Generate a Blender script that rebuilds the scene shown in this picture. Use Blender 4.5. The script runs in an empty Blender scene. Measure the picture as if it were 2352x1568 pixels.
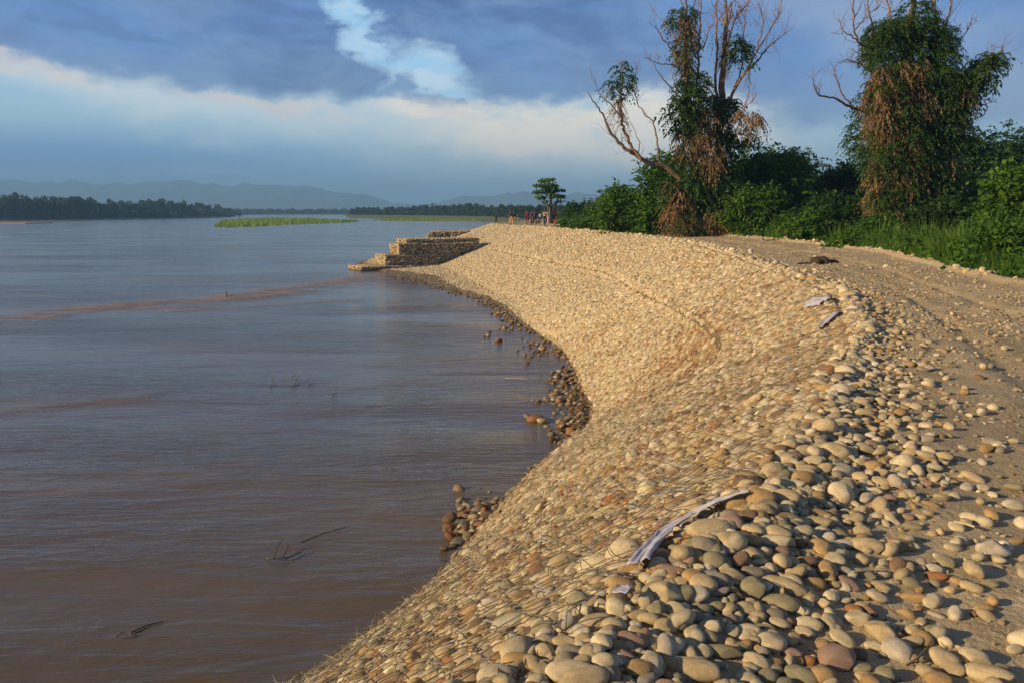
import bpy, math, random
import numpy as np
from mathutils import Vector, Matrix, Euler
from mathutils.bvhtree import BVHTree

scene = bpy.context.scene
COL = scene.collection
R = math.radians
rng = np.random.default_rng(7)
random.seed(7)

# ------------------------------------------------------------------ camera
CAMZ = 5.5                      # eye height above the river (water = 0, bank top = 3.9)
PITCH = math.atan((784 - 486) / 1907.0)
FPX = 1907.0                    # focal length in units of a 2352 px wide picture
cam = bpy.data.cameras.new("camera")
cam.sensor_width = 36.0
cam.lens = 36.0 * FPX / 2352.0
cam.clip_start = 0.1
cam.clip_end = 60000.0
camo = bpy.data.objects.new("camera", cam)
COL.objects.link(camo)
camo.location = (0, 0, CAMZ)
camo.rotation_euler = (math.pi / 2 - PITCH, 0, 0)
scene.camera = camo

def ray(x, y):
    a = (x - 1176) / FPX
    b = (784 - y) / FPX
    cp, sp = math.cos(PITCH), math.sin(PITCH)
    return np.array([a, cp + b * sp, -sp + b * cp])
def gp(x, y, z=3.9):            # where that sight line meets the level z
    d = ray(x, y)
    t = (z - CAMZ) / d[2]
    return np.array([d[0] * t, d[1] * t, z])
def at(x, y, Y):                # where it reaches the distance Y
    d = ray(x, y)
    t = Y / d[1]
    return np.array([d[0] * t, Y, CAMZ + d[2] * t])
def project(P):
    P = np.asarray(P, float)
    x, y, z = P[..., 0], P[..., 1], P[..., 2] - CAMZ
    cp, sp = math.cos(PITCH), math.sin(PITCH)
    f = y * cp - z * sp
    u = y * sp + z * cp
    return 1176 + FPX * x / f, 784 - FPX * u / f, f

# ------------------------------------------------------------------ light
HAZE = 3.3e-4
SUN_EL, SUN_AZ = R(19.0), R(-109.0)      # azimuth measured from +Y clockwise (towards +X)
sdir = Vector((math.sin(SUN_AZ) * math.cos(SUN_EL), math.cos(SUN_AZ) * math.cos(SUN_EL), math.sin(SUN_EL)))
sun = bpy.data.lights.new("sun", 'SUN')
sun.energy = 5.0
sun.angle = R(0.6)
sun.color = (1.0, 0.75, 0.43)
suno = bpy.data.objects.new("sun", sun)
COL.objects.link(suno)
suno.location = (-30, -10, 30)
suno.rotation_euler = sdir.to_track_quat('Z', 'Y').to_euler()

scene.view_settings.view_transform = 'Standard'
scene.view_settings.look = 'None'
scene.view_settings.exposure = 0.55
scene.view_settings.gamma = 1.0
scene.view_settings.use_curve_mapping = False
scene.render.engine = 'CYCLES'
scene.cycles.max_bounces = 6
scene.cycles.diffuse_bounces = 2
scene.cycles.glossy_bounces = 2
scene.cycles.transmission_bounces = 3
scene.cycles.transparent_max_bounces = 8
scene.cycles.volume_bounces = 0
scene.cycles.caustics_reflective = False
scene.cycles.caustics_refractive = False
scene.cycles.sample_clamp_indirect = 4.0

# ------------------------------------------------------------------ node helper
class NT:
    def __init__(self, tree):
        self.t = tree
    def n(self, typ, **kw):
        nd = self.t.nodes.new(typ)
        for k, v in kw.items():
            setattr(nd, k, v)
        return nd
    def link(self, a, b):
        self.t.links.new(a, b)
    def put(self, sock, v):
        if isinstance(v, bpy.types.NodeSocket):
            self.link(v, sock)
        elif v is not None:
            if hasattr(sock.default_value, '__len__') and not hasattr(v, '__len__'):
                sock.default_value = [v] * len(sock.default_value)
            elif hasattr(sock.default_value, '__len__') and len(sock.default_value) == 4 and len(v) == 3:
                sock.default_value = (*v, 1)
            else:
                sock.default_value = v
    def m(self, op, a, b=None, c=None, clamp=False):
        nd = self.n('ShaderNodeMath', operation=op, use_clamp=clamp)
        self.put(nd.inputs[0], a)
        if b is not None: self.put(nd.inputs[1], b)
        if c is not None: self.put(nd.inputs[2], c)
        return nd.outputs[0]
    def vm(self, op, a, b=None):
        nd = self.n('ShaderNodeVectorMath', operation=op)
        self.put(nd.inputs[0], a)
        if b is not None: self.put(nd.inputs[1], b)
        return nd.outputs[0]
    def mix(self, f, a, b, mode='MIX'):
        nd = self.n('ShaderNodeMix', data_type='RGBA', blend_type=mode, clamp_factor=True)
        self.put(nd.inputs[0], f); self.put(nd.inputs[6], a); self.put(nd.inputs[7], b)
        return nd.outputs[2]
    def noise(self, vec, scale, detail=3, rough=.5, dim='3D', dist=0):
        nd = self.n('ShaderNodeTexNoise', noise_dimensions=dim)
        if vec is not None: self.put(nd.inputs['Vector'], vec)
        nd.inputs['Scale'].default_value = scale
        nd.inputs['Detail'].default_value = detail
        nd.inputs['Roughness'].default_value = rough
        nd.inputs['Distortion'].default_value = dist
        return nd.outputs[0]
    def ramp(self, f, stops, interp='EASE'):
        nd = self.n('ShaderNodeValToRGB')
        cr = nd.color_ramp
        cr.interpolation = interp
        while len(cr.elements) < len(stops): cr.elements.new(.5)
        for e, (p, c) in zip(cr.elements, stops):
            e.position = p
            e.color = (*c, 1) if hasattr(c, '__len__') else (c, c, c, 1)
        self.put(nd.inputs[0], f)
        return nd.outputs[0]
    def smooth(self, v, lo, hi):
        nd = self.n('ShaderNodeMapRange', interpolation_type='SMOOTHSTEP', clamp=True)
        self.put(nd.inputs[0], v)
        nd.inputs[1].default_value = lo; nd.inputs[2].default_value = hi
        return nd.outputs[0]
    def scalevec(self, v, s):
        nd = self.n('ShaderNodeMapping')
        self.put(nd.inputs[0], v)
        nd.inputs['Scale'].default_value = s
        return nd.outputs[0]

# ------------------------------------------------------------------ sky
world = bpy.data.worlds.new("World")
scene.world = world
world.use_nodes = True
wt = world.node_tree
wt.nodes.clear()
w = NT(wt)
sky = w.n('ShaderNodeTexSky', sky_type='NISHITA')
sky.sun_disc = False
sky.sun_elevation = SUN_EL
sky.sun_rotation = SUN_AZ
sky.air_density = 1.6
sky.dust_density = 1.2
tc = w.n('ShaderNodeTexCoord')
vdir = tc.outputs['Generated']
sep = w.n('ShaderNodeSeparateXYZ')
w.link(vdir, sep.inputs[0])
sx, sy, sz = sep.outputs
azs = w.m('ARCTAN2', sx, sy)
els = w.m('ARCSINE', sz)
# cloud texture coordinates: clouds stretch along the horizon
comb = w.n('ShaderNodeCombineXYZ')
w.put(comb.inputs[0], azs); w.put(comb.inputs[1], w.m('MULTIPLY', els, 1.9))
cvec = comb.outputs[0]
n1 = w.noise(cvec, 5.0, 7, .55)
n2 = w.noise(w.vm('ADD', cvec, (7.3, 2.1, 4.0)), 5.0, 7, .55)
n3 = w.noise(w.scalevec(cvec, (.5, 1.6, 1)), 6.0, 5, .5)
n4 = w.noise(w.vm('ADD', cvec, (3.3, 9.1, 1.0)), 14.0, 6, .6)
azw = w.m('ADD', w.m('ADD', azs, w.m('MULTIPLY', w.m('SUBTRACT', n1, .5), .16)), w.m('MULTIPLY', w.m('SUBTRACT', n4, .5), .11))
n5 = w.noise(w.vm('ADD', cvec, (5.3, 1.1, 8.0)), 16.0, 6, .6)
elw = w.m('ADD', w.m('ADD', els, w.m('MULTIPLY', w.m('SUBTRACT', n2, .5), .075)), w.m('MULTIPLY', w.m('SUBTRACT', n5, .5), .055))
def azel(x, y):
    d = ray(x, y); d = d / np.linalg.norm(d)
    return math.atan2(d[0], d[1]), math.asin(d[2])
def blob(x, y, rx, ry, lo=1.25, hi=.55, warp=True, rot=0):
    a, e = azel(x, y)
    da = w.m('SUBTRACT', azw if warp else azs, a)
    de = w.m('SUBTRACT', elw if warp else els, e)
    c, s = math.cos(R(rot)), math.sin(R(rot))
    p = w.m('DIVIDE', w.m('ADD', w.m('MULTIPLY', da, c), w.m('MULTIPLY', de, s)), rx / FPX)
    q = w.m('DIVIDE', w.m('SUBTRACT', w.m('MULTIPLY', de, c), w.m('MULTIPLY', da, s)), ry / FPX)
    r = w.m('SQRT', w.m('ADD', w.m('MULTIPLY', p, p), w.m('MULTIPLY', q, q)))
    return w.smooth(r, lo, hi)
def union(*ms):
    o = ms[0]
    for k in ms[1:]:
        o = w.m('MAXIMUM', o, k)
    return o
# clear and hazy part behind the clouds
base = w.ramp(w.m('DIVIDE', w.m('ADD', els, 0.02), 0.9),
              [(0, (.12, .34, .66)), (.06, (.24, .49, .74)), (.12, (.38, .60, .76)), (.20, (.38, .60, .80)),
               (.30, (.26, .46, .66)), (.5, (.16, .3, .55)), (1, (.12, .24, .46))], 'LINEAR')
leftblue = blob(120, 400, 620, 85, 1.5, .2, False)
base = w.mix(w.m('MULTIPLY', leftblue, .85), base, (.065, .23, .56))
rightwarm = blob(1500, 400, 560, 130, 1.5, .2, False)
base = w.mix(w.m('MULTIPLY', rightwarm, .7), base, (.44, .50, .53))
# faint streaks in the pale band
base = w.mix(w.m('MULTIPLY', w.smooth(n3, .45, .7), .35), base, (.42, .53, .62))
band = union(blob(330, 225, 520, 48, 1.5, .1, True, -9), blob(900, 300, 520, 60, 1.5, .1, True, -6), blob(1350, 350, 420, 90, 1.5, .1))
base = w.mix(w.m('MULTIPLY', band, w.m('ADD', .55, w.m('MULTIPLY', n3, .6))), base, (.66, .76, .80))
# heavy dark layer: its lower edge follows a curve of elevation over azimuth
pts = [(-900, 90), (0, 150), (300, 212), (500, 240), (700, 258), (880, 262), (1000, 225), (1150, 240), (1330, 238), (1500, 232),
       (1650, 260), (1850, 300), (2050, 340), (2352, 330), (3200, 340)]
amin, amax = -0.9, 0.9
stops = []
for px, py in pts:
    a, e = azel(px, py)
    stops.append((min(1, max(0, (a - amin) / (amax - amin))), e / .3))
edge = w.ramp(w.m('DIVIDE', w.m('SUBTRACT', azw, amin), amax - amin), stops, 'B_SPLINE')
eb = w.m('MULTIPLY', edge, .3)
over = w.m('SUBTRACT', elw, eb)
dark = w.smooth(over, -.008, .024)
gap = union(blob(805, 30, 30, 66, 1.5, .2), blob(832, 110, 34, 54, 1.5, .3), blob(900, 165, 62, 44, 1.4, .4), blob(970, 165, 120, 42, 1.45, .35, rot=-12))
islands = union(blob(905, 200, 50, 34, 1.4, .4), blob(990, 226, 60, 24, 1.4, .4), blob(1045, 215, 26, 14, 1.4, .4))
dark = w.m('MULTIPLY', dark, w.m('SUBTRACT', 1, w.m('MULTIPLY', gap, .95)))
dark = w.m('MAXIMUM', dark, w.m('MULTIPLY', islands, .8))
thin = union(blob(1980, 40, 330, 75, 1.3, .2, rot=-18), blob(2250, 230, 300, 110, 1.4, .2))
n6 = w.noise(w.vm('ADD', w.scalevec(cvec, (1, 1.5, 1)), (1.3, 4.1, 2.0)), 9.0, 8, .62, dist=.6)
darkcol = w.mix(w.smooth(n1, .36, .64), (.040, .100, .31), (.095, .22, .54))
darkcol = w.mix(w.m('MULTIPLY', w.smooth(n6, .44, .66), .55), darkcol, (.17, .29, .53))
darkcol = w.mix(w.m('MULTIPLY', w.smooth(n6, .50, .34), .45), darkcol, (.038, .085, .26))
darkcol = w.mix(w.m('MULTIPLY', w.smooth(n4, .45, .75), .35), darkcol, (.20, .32, .53))
darkcol = w.mix(w.m('MULTIPLY', w.smooth(azs, .02, .30), .55), darkcol, (.115, .25, .58))
lo_edge = w.smooth(over, .075, .0)
darkcol = w.mix(w.m('MULTIPLY', lo_edge, .35), darkcol, (.20, .30, .46))
skyc = w.mix(w.m('MULTIPLY', dark, .96), base, darkcol)
skyc = w.mix(w.m('MULTIPLY', thin, .5), skyc, (.33, .40, .54))
gapc = w.m('MULTIPLY', gap, w.m('SUBTRACT', 1, islands))
skyc = w.mix(w.m('MULTIPLY', gapc, .8), skyc, w.mix(w.smooth(n6, .42, .6), (.36, .64, .92), (.60, .76, .90)))
# sunlit cumulus under the right hand layer
warmreg = union(blob(1010, 262, 150, 26, 1.6, .1), blob(1330, 320, 200, 60, 1.5, .2), blob(1230, 300, 240, 70, 1.35, .4), blob(1480, 300, 250, 80, 1.4, .4), blob(1080, 250, 110, 30, 1.7, .0))
warm = w.m('MULTIPLY', warmreg, w.smooth(w.m('ADD', w.m('MULTIPLY', n4, .5), w.m('MULTIPLY', n6, .5)), .34, .50))
skyc = w.mix(w.m('MULTIPLY', warm, .92), skyc, (1.0, .90, .74))
peach = union(blob(640, 262, 190, 15, 1.4, .3, rot=-8), blob(60, 165, 150, 26, 1.4, .3, rot=-14), blob(1050, 262, 60, 14, 1.4, .3))
skyc = w.mix(w.m('MULTIPLY', w.m('MULTIPLY', peach, w.smooth(n6, .3, .6)), .75), skyc, (.80, .68, .62))
upper = w.smooth(els, .30, .75)
skyc = w.mix(upper, skyc, w.mix(w.smooth(n1, .45, .6), (.055, .070, .11), (.13, .15, .19)))
tot = w.mix(.94, sky.outputs[0], w.vm('MULTIPLY', skyc, (8.3, 8.3, 8.3)))
bg = w.n('ShaderNodeBackground')
w.put(bg.inputs[0], tot)
bg.inputs[1].default_value = 0.1
wo = w.n('ShaderNodeOutputWorld')
w.link(bg.outputs[0], wo.inputs[0])
# ------------------------------------------------------------------ mesh helpers
def make_mesh(name, V, F, mats=None, smooth=True, midx=None):
    """V (n,3); F = array (m,k) or list of such arrays"""
    V = np.asarray(V, np.float32)
    Fs = F if isinstance(F, list) else [F]
    Fs = [np.asarray(f, np.int32) for f in Fs if len(f)]
    me = bpy.data.meshes.new(name)
    nl = sum(f.size for f in Fs); nf = sum(len(f) for f in Fs)
    me.vertices.add(len(V)); me.vertices.foreach_set('co', V.ravel())
    me.loops.add(nl); me.polygons.add(nf)
    me.loops.foreach_set('vertex_index', np.concatenate([f.ravel() for f in Fs]))
    tot = np.concatenate([np.full(len(f), f.shape[1], np.int32) for f in Fs])
    start = np.concatenate([[0], np.cumsum(tot)[:-1]]).astype(np.int32)
    me.polygons.foreach_set('loop_start', start)
    me.polygons.foreach_set('loop_total', tot)
    me.polygons.foreach_set('use_smooth', np.full(nf, smooth, bool))
    if midx is not None:
        me.polygons.foreach_set('material_index', np.asarray(midx, np.int32))
    for m_ in (mats or []):
        me.materials.append(m_)
    me.update(calc_edges=True)
    return me

def link(name, data, parent=None, loc=None):
    o = bpy.data.objects.new(name, data)
    COL.objects.link(o)
    if parent is not None: o.parent = parent
    if loc is not None: o.location = loc
    return o

def tag(o, label=None, cat=None, group=None, kind=None):
    if label: o['label'] = label
    if cat: o['category'] = cat
    if group: o['group'] = group
    if kind: o['kind'] = kind
    return o

def copy_tree(o, parent=None):
    c = o.copy(); COL.objects.link(c)
    if parent is not None: c.parent = parent
    for ch in list(o.children):
        copy_tree(ch, c)
    return c

class MB:
    """collects shapes that become one mesh"""
    def __init__(self): self.V = []; self.F = {}; self.n = 0
    def add(self, V, F):
        V = np.asarray(V, float).reshape(-1, 3); F = np.asarray(F, int)
        self.V.append(V); self.F.setdefault(F.shape[1], []).append(F + self.n); self.n += len(V)
    def tube(self, pts, sides=6, cap=True):
        """pts: (n,4) x y z r"""
        P = np.asarray(pts, float); c = P[:, :3]; r = P[:, 3]
        n = len(P)
        t = np.gradient(c, axis=0); t /= np.linalg.norm(t, axis=1, keepdims=True) + 1e-9
        u = np.cross(t, [0.31, 0.17, 0.93]); u /= np.linalg.norm(u, axis=1, keepdims=True) + 1e-9
        v = np.cross(t, u)
        a = np.arange(sides) * 2 * math.pi / sides
        ring = c[:, None] + r[:, None, None] * (np.cos(a)[None, :, None] * u[:, None] + np.sin(a)[None, :, None] * v[:, None])
        i = np.arange(n - 1)[:, None] * sides; j = np.arange(sides)[None]; k = (j + 1) % sides
        F = np.stack([i + j, i + k, i + sides + k, i + sides + j], -1).reshape(-1, 4)
        self.add(ring.reshape(-1, 3), F)
        if cap:
            self.add(ring[-1], np.arange(sides)[None])
            self.add(ring[0][::-1], np.arange(sides)[None])
    def box(self, c, s, M=None):
        q = np.array([[x, y, z] for x in (-.5, .5) for y in (-.5, .5) for z in (-.5, .5)]) * np.asarray(s, float)
        if M is not None: q = q @ np.asarray(M).T
        self.add(q + np.asarray(c, float), [[0, 1, 3, 2], [4, 6, 7, 5], [0, 4, 5, 1], [2, 3, 7, 6], [0, 2, 6, 4], [1, 5, 7, 3]])
    def torus(self, c, rad, r, ax=(1, 0, 0), n=20, sides=5):
        ax = np.array(ax, float); ax /= np.linalg.norm(ax)
        u = np.cross(ax, [0, 0, 1.0]) if abs(ax[2]) < .9 else np.array([1.0, 0, 0])
        u /= np.linalg.norm(u); v = np.cross(ax, u)
        a = np.arange(n) * 2 * math.pi / n; b = np.arange(sides) * 2 * math.pi / sides
        rd = np.cos(a)[:, None] * u + np.sin(a)[:, None] * v
        V = np.asarray(c) + rd[:, None] * (rad + r * np.cos(b))[None, :, None] + ax * (r * np.sin(b))[None, :, None]
        i = np.arange(n)[:, None]; j = np.arange(sides)[None]
        F = np.stack([i * sides + j, ((i + 1) % n) * sides + j, ((i + 1) % n) * sides + (j + 1) % sides, i * sides + (j + 1) % sides], -1)
        self.add(V.reshape(-1, 3), F.reshape(-1, 4))
    def build(self, name, mat, parent=None, smooth=True, loc=None):
        V = np.concatenate(self.V)
        if loc is not None: V = V - np.asarray(loc)
        me = make_mesh(name, V, [np.concatenate(f) for f in self.F.values()], [mat] if mat else None, smooth)
        return link(name, me, parent, loc)

def h2(ix, iy, seed):
    v = (ix.astype(np.int64) * 374761393 + iy.astype(np.int64) * 668265263 + seed * 1442695041) & 0xffffffff
    v = ((v ^ (v >> 13)) * 1274126177) & 0xffffffff
    return ((v ^ (v >> 16)) & 0xffff) / 65535.0
def vnoise(x, y, seed=0):
    ix, iy = np.floor(x), np.floor(y)
    fx, fy = x - ix, y - iy
    fx = fx * fx * (3 - 2 * fx); fy = fy * fy * (3 - 2 * fy)
    ix = ix.astype(np.int64); iy = iy.astype(np.int64)
    a = h2(ix, iy, seed); b = h2(ix + 1, iy, seed); c = h2(ix, iy + 1, seed); d = h2(ix + 1, iy + 1, seed)
    return (a * (1 - fx) + b * fx) * (1 - fy) + (c * (1 - fx) + d * fx) * fy
def fbm(x, y, seed=0, oct=4, gain=.5):
    s = 0; amp = 1; tot = 0
    for k in range(oct):
        s = s + amp * vnoise(x * 2 ** k, y * 2 ** k, seed + 11 * k); tot += amp; amp *= gain
    return s / tot - .5

# ------------------------------------------------------------------ materials
def new_mat(name):
    m = bpy.data.materials.new(name); m.use_nodes = True
    nt = m.node_tree; nt.nodes.clear()
    t = NT(nt)
    out = t.n('ShaderNodeOutputMaterial')
    b = t.n('ShaderNodeBsdfPrincipled')
    nt.links.new(b.outputs[0], out.inputs[0])
    return m, t, b, out
def bump(t, h, strength, dist, b=None, normal=None):
    nd = t.n('ShaderNodeBump')
    nd.inputs['Strength'].default_value = strength
    nd.inputs['Distance'].default_value = dist
    t.put(nd.inputs['Height'], h)
    if normal is not None: t.link(normal, nd.inputs['Normal'])
    if b is not None: t.link(nd.outputs[0], b.inputs['Normal'])
    return nd.outputs[0]
def simple(name, col, rough=.8, metal=0, var=.15, scale=8, bmp=0, spec=.4):
    m, t, b, o = new_mat(name)
    tc = t.n('ShaderNodeTexCoord').outputs['Object']
    n = t.noise(tc, scale, 4)
    c = t.mix(n, [x * (1 - var) for x in col], [min(1, x * (1 + var)) for x in col])
    t.put(b.inputs['Base Color'], c)
    b.inputs['Roughness'].default_value = rough
    b.inputs['Metallic'].default_value = metal
    b.inputs['Specular IOR Level'].default_value = spec
    if bmp: bump(t, n, .5, bmp, b)
    return m

def stone_mat(name, mode, wet=False):
    m, t, b, o = new_mat(name)
    if mode == 'inst':
        c = t.n('ShaderNodeAttribute', attribute_type='INSTANCER', attribute_name='scol').outputs['Color']
        rnd = t.n('ShaderNodeAttribute', attribute_type='INSTANCER', attribute_name='srnd').outputs['Fac']
    elif mode == 'mesh':
        c = t.n('ShaderNodeAttribute', attribute_type='GEOMETRY', attribute_name='scol').outputs['Color']
        rnd = t.n('ShaderNodeAttribute', attribute_type='GEOMETRY', attribute_name='srnd').outputs['Fac']
    else:
        oi = t.n('ShaderNodeObjectInfo')
        c = oi.outputs['Color']; rnd = oi.outputs['Random']
    tc = t.n('ShaderNodeTexCoord').outputs['Object']
    cb = t.n('ShaderNodeCombineXYZ')
    t.put(cb.inputs[0], t.m('MULTIPLY', rnd, 37.0)); t.put(cb.inputs[1], t.m('MULTIPLY', rnd, 91.0))
    v = t.vm('ADD', tc, cb.outputs[0])
    n1 = t.noise(v, 1.1, 3, .6)
    n2 = t.noise(v, 9.0, 5, .65)
    n3 = t.noise(v, 45.0, 3, .7)
    col = t.mix(t.smooth(n1, .35, .7), t.mix(1, c, (.80, .76, .70), 'MULTIPLY'), t.mix(1, c, (1.12, 1.10, 1.06), 'MULTIPLY'))
    col = t.mix(t.m('MULTIPLY', t.smooth(n2, .42, .70), .50), col, t.mix(1, c, (.62, .52, .42), 'MULTIPLY'))
    col = t.mix(t.m('MULTIPLY', t.smooth(n3, .55, .75), .35), col, t.mix(1, c, (.55, .50, .45), 'MULTIPLY'))
    # dust veil
    col = t.mix(t.m('MULTIPLY', t.smooth(n1, .5, .25), .35), col, (.36, .29, .20))
    t.put(b.inputs['Base Color'], col)
    b.inputs['Roughness'].default_value = .3 if wet else .78
    b.inputs['Specular IOR Level'].default_value = .5 if wet else .3
    h = t.m('ADD', t.m('MULTIPLY', n2, .7), t.m('MULTIPLY', n3, .3))
    bump(t, h, .5, .07, b)
    return m
M = {}
M['stone_i'] = stone_mat('cobble_scatter', 'inst')
M['stone_o'] = stone_mat('cobble_surface', 'obj')
M['stone_m'] = stone_mat('basket_stone', 'mesh')

def dirt_material():
    m, t, b, o = new_mat('dusty_dirt')
    tc = t.n('ShaderNodeTexCoord').outputs['Object']
    n1 = t.noise(tc, .35, 5, .6)
    n2 = t.noise(tc, 3.5, 6, .65)
    n3 = t.noise(tc, 28, 5, .7)
    n4 = t.noise(tc, 120, 3, .7)
    c = t.mix(t.smooth(n1, .35, .65), (.41, .325, .21), (.50, .405, .27))
    c = t.mix(t.m('MULTIPLY', t.smooth(n2, .4, .68), .55), c, (.30, .23, .14))
    c = t.mix(t.m('MULTIPLY', t.smooth(n3, .5, .7), .5), c, (.62, .50, .34))
    c = t.mix(t.m('MULTIPLY', t.smooth(n4, .58, .7), .5), c, (.26, .195, .12))
    sl = t.n('ShaderNodeAttribute', attribute_type='GEOMETRY', attribute_name='slope').outputs['Fac']
    c = t.mix(sl, c, (.20, .15, .095))
    tr = t.n('ShaderNodeAttribute', attribute_type='GEOMETRY', attribute_name='track').outputs['Fac']
    c = t.mix(t.m('MULTIPLY', tr, t.smooth(n2, .3, .6)), c, (.19, .165, .095))
    pz_ = t.n('ShaderNodeSeparateXYZ'); t.link(t.n('ShaderNodeNewGeometry').outputs['Position'], pz_.inputs[0])
    wetf = t.smooth(t.m('ADD', pz_.outputs[2], t.m('MULTIPLY', n2, .12)), .22, .10)
    c = t.mix(wetf, c, (.055, .040, .026))
    t.put(b.inputs['Base Color'], c)
    b.inputs['Roughness'].default_value = .95
    b.inputs['Specular IOR Level'].default_value = .15
    h = t.m('ADD', t.m('MULTIPLY', n2, .9), t.m('ADD', t.m('MULTIPLY', n3, .35), t.m('MULTIPLY', n4, .12)))
    bump(t, h, .9, .07, b)
    return m
M['dirt'] = dirt_material()
M['wire'] = simple('galvanised_wire', (.19, .18, .16), .55, .5, .3, 6)

def water_material():
    m, t, b, o = new_mat('muddy_river')
    tc = t.n('ShaderNodeTexCoord').outputs['Object']
    tb = t.n('ShaderNodeAttribute', attribute_type='GEOMETRY', attribute_name='turb').outputs['Fac']
    n1 = t.noise(t.scalevec(tc, (.05, .12, 1)), 1.0, 5, .6)
    c = t.mix(t.smooth(n1, .35, .65), (.100, .073, .043), (.130, .098, .060))
    n5 = t.noise(t.scalevec(tc, (.5, 1.5, 1)), 1.0, 5, .65)
    c = t.mix(t.m('MULTIPLY', tb, t.smooth(n5, .38, .56)), c, (.32, .205, .12))
    t.put(b.inputs['Base Color'], c)
    b.inputs['IOR'].default_value = 1.33
    calm = t.smooth(n1, .42, .6)
    t.put(b.inputs['Roughness'], t.m('ADD', t.m('ADD', .09, t.m('MULTIPLY', calm, .08)), t.m('MULTIPLY', tb, .3)))
    b.inputs['Specular IOR Level'].default_value = .5
    # flow runs roughly along y, ripples lie across the view
    w1 = t.noise(t.scalevec(tc, (.35, 1.1, 1)), 1.0, 3, .55, dist=.4)
    w2 = t.noise(t.scalevec(tc, (1.2, 4.2, 1)), 1.0, 4, .6, dist=.3)
    w3 = t.noise(t.scalevec(tc, (4.5, 11, 1)), 1.0, 3, .6)
    w0 = t.noise(t.scalevec(tc, (.05, .16, 1)), 1.0, 3, .5)
    patch = t.noise(t.scalevec(tc, (.03, .10, 1)), 1.0, 3, .55)
    h = t.m('ADD', t.m('MULTIPLY', w1, .10), t.m('MULTIPLY', w2, .05))
    h = t.m('ADD', h, t.m('MULTIPLY', w3, .006))
    h = t.m('ADD', h, t.m('MULTIPLY', w0, .22))
    h = t.m('MULTIPLY', h, t.m('ADD', .45, t.m('ADD', t.m('MULTIPLY', t.smooth(patch, .38, .62), .75), t.m('MULTIPLY', tb, 1.4))))
    bump(t, h, .85, 1.0, b)
    return m
M['water'] = water_material()

def leaf_mat(name, a, b_, dry=False, trans=.35):
    m, t, b, o = new_mat(name)
    geo = t.n('ShaderNodeNewGeometry')
    tc = t.n('ShaderNodeTexCoord').outputs['Object']
    n = t.noise(tc, .9, 3)
    f = t.m('ADD', t.m('MULTIPLY', geo.outputs['Random Per Island'], .6), t.m('MULTIPLY', t.smooth(n, .35, .65), .4))
    c = t.mix(f, a, b_)
    t.put(b.inputs['Base Color'], c)
    b.inputs['Roughness'].default_value = .75 if dry else .55
    b.inputs['Specular IOR Level'].default_value = .25
    tl = t.n('ShaderNodeBsdfTranslucent')
    t.put(tl.inputs[0], t.mix(1, c, (1.1, 1.3, .6) if not dry else (1.1, .9, .6), 'MULTIPLY'))
    ms = t.n('ShaderNodeMixShader')
    ms.inputs[0].default_value = trans
    t.link(b.outputs[0], ms.inputs[1]); t.link(tl.outputs[0], ms.inputs[2])
    t.link(ms.outputs[0], o.inputs[0])
    return m
M['leaf'] = leaf_mat('green_leaf', (.022, .075, .009), (.11, .21, .020))
M['leaf_dark'] = leaf_mat('dark_leaf', (.018, .052, .014), (.045, .10, .020))
M['leaf_light'] = leaf_mat('light_leaf', (.06, .14, .015), (.15, .24, .035))
M['leaf_vine'] = leaf_mat('vine_leaf', (.022, .065, .016), (.075, .135, .022))
M['leaf_dry'] = leaf_mat('dry_leaf', (.15, .09, .04), (.34, .22, .11), True, .2)
M['leaf_far'] = leaf_mat('far_leaf', (.020, .050, .018), (.045, .085, .026))
M['grass'] = leaf_mat('tall_grass', (.05, .13, .015), (.13, .22, .035))
M['reed'] = leaf_mat('island_grass', (.15, .26, .03), (.30, .38, .06))
M['bark'] = simple('grey_bark', (.17, .125, .085), .9, 0, .35, 3, .02)
M['bark_red'] = simple('bare_bark', (.25, .15, .10), .9, 0, .35, 3, .02)
M['soil'] = simple('dark_green_soil', (.045, .062, .022), .95, 0, .4, .8)  # plain dark green ground colour for land and river bed
M['sandbar'] = simple('silt', (.22, .165, .12), .9, 0, .2, .5)
M['core'] = simple('basket_core', (.13, .105, .07), .95)
# ------------------------------------------------------------------ embankment geometry
def g2(x, y, z): return gp(x, y, z)[:2]
toe = [(-7.6, -2.2), (-5.9, 2.4), (-4.3, 5.6), g2(700, 1568, 0), g2(985, 1345, 0), g2(1180, 1130, 0), g2(1270, 1040, 0), g2(1350, 960, 0),
       g2(1322, 880, 0), g2(1275, 800, 0), g2(1180, 740, 0), g2(1110, 690, 0), g2(1000, 660, 0), g2(930, 637, 0),
       g2(880, 622, 0), (-16.5, 93), (-13, 128), (-4, 200)]
crest = [(-2.9, -3.0), (-1.3, .2), g2(1150, 1568, 3.9), g2(1640, 1195, 3.9), g2(1775, 1045, 3.9), g2(1895, 870, 3.9), g2(1962, 760, 3.9), g2(1940, 700, 3.9),
         g2(1885, 660, 3.9), g2(1800, 628, 3.9), g2(1700, 592, 3.9), g2(1600, 562, 3.9), g2(1480, 545, 3.9),
         g2(1335, 530, 3.9), g2(1215, 520.5, 3.9), (-2.6, 104), (1, 135), (8, 200)]
road = [(6.5, -6), (7, 0), (8, 3.5), (9.3, 7), (10.0, 10), (10.6, 14), (11.2, 18), (12.0, 22), (13.3, 27.5), (14.6, 34), (15.0, 41), (14.6, 48),
        (13.8, 56), (10.8, 70), (7.5, 90), (4.2, 107), (7.5, 136), (16, 200)]
toe, crest, road = map(lambda a: np.array([np.asarray(p, float) for p in a]), (toe, crest, road))
NS = len(toe)
apron_k = np.array([0, 0, 0, 0, 0, 0, 0, 0, .0, .03, .08, .16, .26, .32, .34, .2, 0, 0])
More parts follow.
